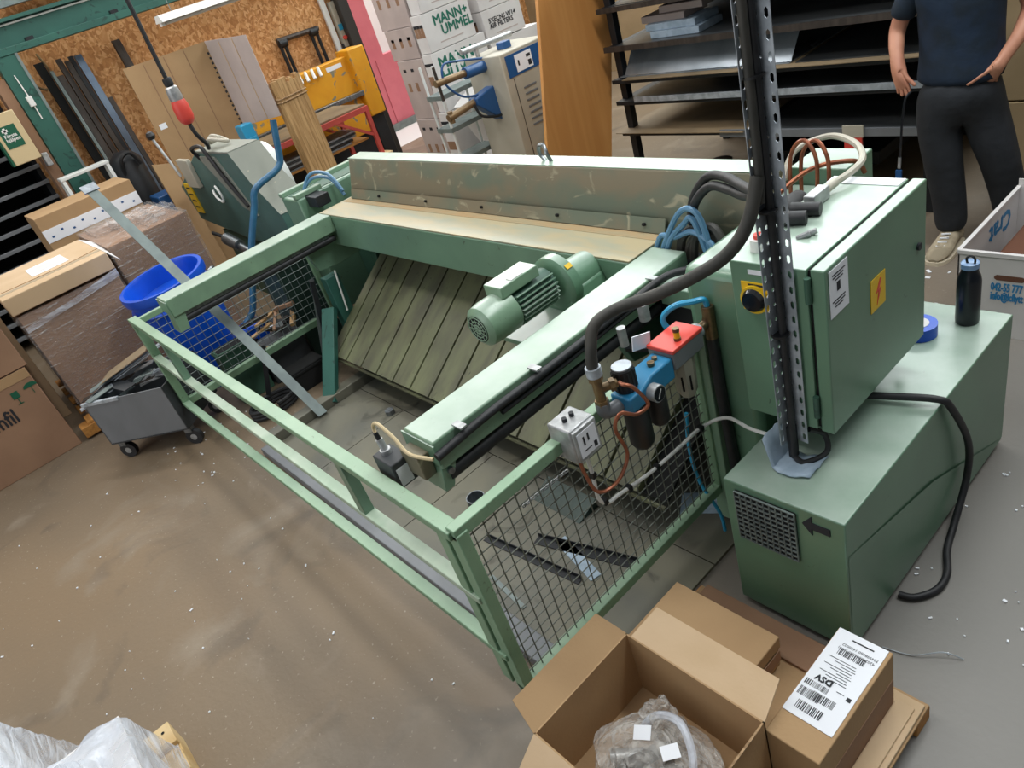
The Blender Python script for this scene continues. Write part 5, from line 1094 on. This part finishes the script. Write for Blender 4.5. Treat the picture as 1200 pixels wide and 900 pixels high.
bx2 = thing('beige_packing_panel', 'large beige packing panels standing behind the person', 'panel', (-.9,4.85,0))
B(-1.56,4.62,.06,.6,4.72,.60).build('lower_panel', 'beigewall', bx2, bevel=.005); B(-1.56,4.62,.61,.6,4.72,2.2).build('upper_panel', 'beigewall', bx2, bevel=.005)
for x_ in (-1.5,.4): B(x_,4.6,0,x_+.1,4.75,.06).build('foot', 'rackblack', bx2)

# ------------------------------------------------------------------ white carton near the person
wc_ = thing('open_white_carton', 'open white carton with sky blue printed phone number', 'box', (-.8,3.6,0))
t = .006
B(-1.21,3.25,.0,-.52,3.25+t,.42).build('front_panel', 'card_white', wc_); B(-1.21,3.25,0,-1.21+t,3.95,.42).build('side_panel', 'card_white', wc_)
B(-.526,3.25,0,-.52,3.95,.42).build('side_panel', 'card_white', wc_); B(-1.21,3.944,0,-.52,3.95,.46).build('rear_panel', 'card_white', wc_)
B(-1.2,3.26,.0,-.53,3.94,.01).build('bottom_panel', 'chair_brown', wc_)
B(-1.21,3.244,.405,-.52,3.262,.423).build('rim', 'card_white', wc_); B(-1.216,3.25,.41,-1.198,3.95,.424).build('rim', 'card_white', wc_)
MB().prism([(-1.05+.015*math.cos(a*.5236+1.57),.305+.015*math.sin(a*.5236)) for a in range(0)] or [(-1.06,.30),(-1.05,.292),(-.95,.292),(-.94,.30),(-.94,.31),(-.95,.318),(-1.05,.318),(-1.06,.31)], 'y', 3.2485, 3.2495).build('hand_hole', 'chair_brown', wc_)
text('print_text', '042-55 777\ninfo@lcflytt', .056, (-1.07,3.2485,.24), (1,0,0),(0,0,1), 'letterblue', wc_, bold=.0018, sx=.48)
text('print_text', 'Crat', .14, (-1.2035,3.85,.36), (0,-1,0),(0,0,-1), 'letterblue', wc_, bold=.006)
ch = tag(MB().obox((-.9,3.6,.16),(.45,.4,.3)).build('brown_liner', 'chair_brown', bevel=.02), 'brown packed item inside the open white carton', 'packing')

# ------------------------------------------------------------------ person
P0 = Vector((-1.56,4.06,0)); V = Vector((.36,-.933,0)); U = Vector((.933,.36,0))
pe = thing('person', 'person in navy t-shirt and dark jeans with hands in pockets', 'person', P0)
def L3(u, f, z): return P0+U*u+V*f+Vector((0,0,z))
def skin(name, verts, edges, m, sub=2, root=0):
    me = bpy.data.meshes.new(name); me.from_pydata([tuple(L3(*v[:3])-P0) for v in verts], edges, [])
    o = bpy.data.objects.new(name, me); COL.objects.link(o); o.parent = pe; ORG[o] = P0
    md = o.modifiers.new('skin', 'SKIN'); md.use_smooth_shade = True
    for i, v in enumerate(verts):
        sv = me.skin_vertices[0].data[i]; r = v[3]; sv.radius = r if isinstance(r, tuple) else (r, r); sv.use_root = (i == root)
    s = o.modifiers.new('sub', 'SUBSURF'); s.levels = sub; s.render_levels = sub
    me.materials.append(M[m]); return o
bv = [(.02,0,.96,.10),(.02,0,1.12,.11),(.01,0,1.30,.12),(.01,0,1.45,.07),(.01,.01,1.53,.055),(.01,.02,1.60,.07),(.01,.03,1.68,.085),(.01,.02,1.77,.06)]
be = [(i,i+1) for i in range(7)]
def arm_(sx, pts, parent):
    prev = parent
    for p in pts: bv.append(p); be.append((prev, len(bv)-1)); prev = len(bv)-1
    return prev
wl0 = arm_(-1, [(-.17,0,1.42,.055),(-.225,-.03,1.30,.045),(-.262,-.04,1.19,.042),(-.262,.02,1.12,.038),(-.252,.07,1.06,.028)], 3)
pl0 = arm_(-1, [(-.243,.085,1.02,.034),(-.232,.095,.985,.036)], wl0)
for p in ([(-.252,.085,.95,.0095),(-.246,.085,.915,.0085)],[(-.234,.10,.945,.0100),(-.229,.102,.905,.009)],[(-.217,.108,.947,.0098),(-.210,.11,.908,.0088)],[(-.203,.11,.955,.009),(-.195,.112,.922,.008)]): arm_(-1, p, pl0)
arm_(-1, [(-.212,.108,1.0,.011),(-.188,.12,.975,.010),(-.170,.125,.955,.009)], wl0)
wr0 = arm_(1, [(.19,0,1.42,.055),(.26,-.03,1.30,.046),(.295,-.03,1.19,.042),(.255,.05,1.10,.038),(.195,.11,1.02,.029)], 3)
pr0 = arm_(1, [(.168,.12,.985,.034),(.15,.105,.945,.032)], wr0)
for p in ([(.165,.085,.915,.0095),(.168,.06,.885,.0085)],[(.148,.088,.91,.010),(.150,.062,.875,.009)],[(.130,.088,.913,.0098),(.130,.062,.88,.0088)],[(.115,.088,.92,.009),(.115,.062,.89,.008)]): arm_(1, p, pr0)
arm_(1, [(.13,.138,.975,.011),(.085,.142,.948,.0105),(.045,.14,.925,.009)], wr0)
skin('body', bv, be, 'skin', 2)
skin('t_shirt', [(.02,0,.90,(.215,.16)),(.02,0,.96,(.215,.155)),(.02,0,1.08,(.20,.14)),(.01,0,1.25,(.205,.14)),(.01,-.01,1.40,(.17,.11)),(.01,-.01,1.47,(.085,.075)),(-.16,-.005,1.42,.075),(-.225,-.03,1.30,.068),(-.245,-.035,1.24,.066),(.18,-.005,1.42,.075),(.255,-.03,1.30,.068),(.28,-.032,1.24,.066)],
    [(0,1),(1,2),(2,3),(3,4),(4,5),(4,6),(6,7),(7,8),(4,9),(9,10),(10,11)], 'navy', 2)
skin('jeans', [(.02,0,.98,(.19,.14)),(.02,0,.88,(.205,.15)),(-.07,0,.76,(.125,.125)),(-.045,.02,.52,(.10,.10)),(-.01,.01,.30,(.085,.09)),(.01,-.01,.08,(.08,.085)),(.115,0,.76,(.125,.125)),(.20,.02,.52,(.10,.10)),(.255,-.01,.30,(.085,.09)),(.30,-.04,.08,(.08,.085))],
    [(0,1),(1,2),(2,3),(3,4),(4,5),(1,6),(6,7),(7,8),(8,9)], 'jeans', 2)
def shoe(u, f, ang):
    d = (V*math.cos(ang)+U*math.sin(ang)); s_ = Vector((d.y,-d.x,0)); base = L3(u,f,0); mb = MB(); n = 14
    secs = [(-.095,.036,.10),(-.075,.047,.115),(-.03,.050,.125),(.01,.051,.120),(.06,.056,.098),(.11,.061,.080),(.16,.058,.068),(.20,.044,.055),(.22,.02,.038)]
    for a, wd, h in secs:
        for k in range(n):
            t_ = math.pi*2*k/n; mb.v.append(base+d*a+s_*wd*math.cos(t_)+Vector((0,0,.018+max(0,(h-.018))*(.5+.5*math.sin(t_)))))
    for i in range(len(secs)-1):
        for k in range(n): mb.f.append((i*n+k,i*n+(k+1)%n,(i+1)*n+(k+1)%n,(i+1)*n+k))
    mb.f += [tuple(range(n)), tuple(range(len(secs)*n-1,(len(secs)-1)*n-1,-1))]
    sh_ = mb.build('shoe', 'shoe', pe)
    so = MB(); 
    for z in (0,.022):
        for a, wd, h in secs:
            so.v.append(base+d*a*1.02+s_*(wd+.006)+Vector((0,0,z))); 
        for a, wd, h in reversed(secs): so.v.append(base+d*a*1.02-s_*(wd+.006)+Vector((0,0,z)))
    m_ = len(secs)*2; so.f = [tuple(range(m_)), tuple(range(2*m_-1,m_-1,-1))]+[(i,(i+1)%m_,m_+(i+1)%m_,m_+i) for i in range(m_)]
    so.build('sole', 'sole', sh_)
    for i in range(4):
        a = .045+i*.024; MB().bar(base+d*a-s_*.022+Vector((0,0,.112-.013*i)), base+d*(a+.012)+s_*.022+Vector((0,0,.110-.013*i)), .007,.007).build('lace', 'paper', sh_)
shoe(.0,.03,-.35); shoe(.31,-.02,.35)
hd = MB()
hc = L3(.01,.035,1.69)
for j in range(13):
    t_ = math.pi*j/12
    for i in range(20):
        f_ = 2*math.pi*i/20; hd.v.append(hc+U*.082*math.sin(t_)*math.cos(f_)+V*(.10*math.sin(t_)*math.sin(f_)-.012)+Vector((0,0,.118*math.cos(t_)+.012)))
for j in range(8):
    for i in range(20):
        f_ = 2*math.pi*(i+.5)/20
        if j >= 4 and math.sin(f_) > .1: continue
        hd.f.append((j*20+i,j*20+(i+1)%20,(j+1)*20+(i+1)%20,(j+1)*20+i))
hd.build('hair', 'hair', pe, fix=False)
for s in (-1,1):
    ey_ = MB().lathe([(.001,-.008),(.009,-.004),(.011,0),(.009,.004),(.001,.008)], L3(.01+s*.030,.098,1.69), 12).build('eye', 'white', pe); MB().lathe([(.001,-.005),(.005,0),(.001,.005)], L3(.01+s*.030,.108,1.69), 10).build('pupil', 'hair', ey_)
    MB().lathe([(.001,-.028),(.012,-.01),(.014,.012),(.001,.026)], L3(.01+s*.086,.02,1.68), 10).build('ear', 'skin', pe)
MB().add([L3(.01,.118,1.70),L3(-.005,.112,1.655),L3(.025,.112,1.655),L3(.01,.142,1.66)], [(0,1,3),(0,3,2),(1,2,3),(0,2,1)]).build('nose', 'skin', pe)
MB().bar(L3(-.015,.112,1.63),L3(.035,.112,1.63),.006,.008).build('mouth', 'red_table', pe)
kl = thing('key_lanyard', 'dark lanyard with keys hanging from the jeans pocket', 'lanyard', L3(-.235,.13,.45))
MB().tube([L3(-.19,.125,.93),L3(-.215,.135,.90),L3(-.228,.135,.80),L3(-.235,.135,.68),L3(-.24,.135,.60)], .006, 6).build('cord', 'bottle', kl)
MB().cyl(L3(-.24,.135,.60),L3(-.243,.135,.54),.008,8).build('clip', 'alu', kl); MB().obox(L3(-.245,.135,.49),(.03,.012,.08)).build('fob', 'welder_blue', kl)

# ------------------------------------------------------------------ litter on the floor
lt = MB(); rnd = random.Random(21)
def chip(x, y, s):
    a = rnd.uniform(0,6.28); d = Vector((math.cos(a),math.sin(a),0)); lt.obox((x,y,.003), (s*rnd.uniform(.8,2.2), s, .004), ex=d, ey=Vector((-d.y,d.x,0)), ez=Vector((0,0,1)))
for i in range(90): chip(rnd.uniform(-.75,.2), rnd.uniform(1.3,2.6), rnd.uniform(.003,.009))
for i in range(110): chip(rnd.uniform(-1.8,-.4), rnd.uniform(2.7,4.4), rnd.uniform(.006,.016))
for i in range(70): chip(rnd.uniform(-5,-1.6), rnd.uniform(-1.2,.5), rnd.uniform(.003,.008))
for i in range(30): chip(rnd.uniform(-4.9,-4.1), rnd.uniform(.3,1.0), rnd.uniform(.004,.01))
lo_ = lt.build('litter', 'paper'); tag(lo_, 'small white paper and foam scraps littering the concrete floor', 'litter', kind='stuff')
tag(MB().tube([(-.70,1.43,.004),(-.62,1.45,.006),(-.55,1.50,.02),(-.50,1.52,.004)], .002, 5).build('loose_wire', 'zinc'), 'thin loose wire on the floor by low cabinet', 'wire')
tag(MB().add([(-.32,1.55,.006),(-.24,1.53,.02),(-.26,1.60,.008)], [(0,1,2)]).build('plastic_scrap', 'film_white'), 'scrap of clear plastic on the right floor', 'scrap')
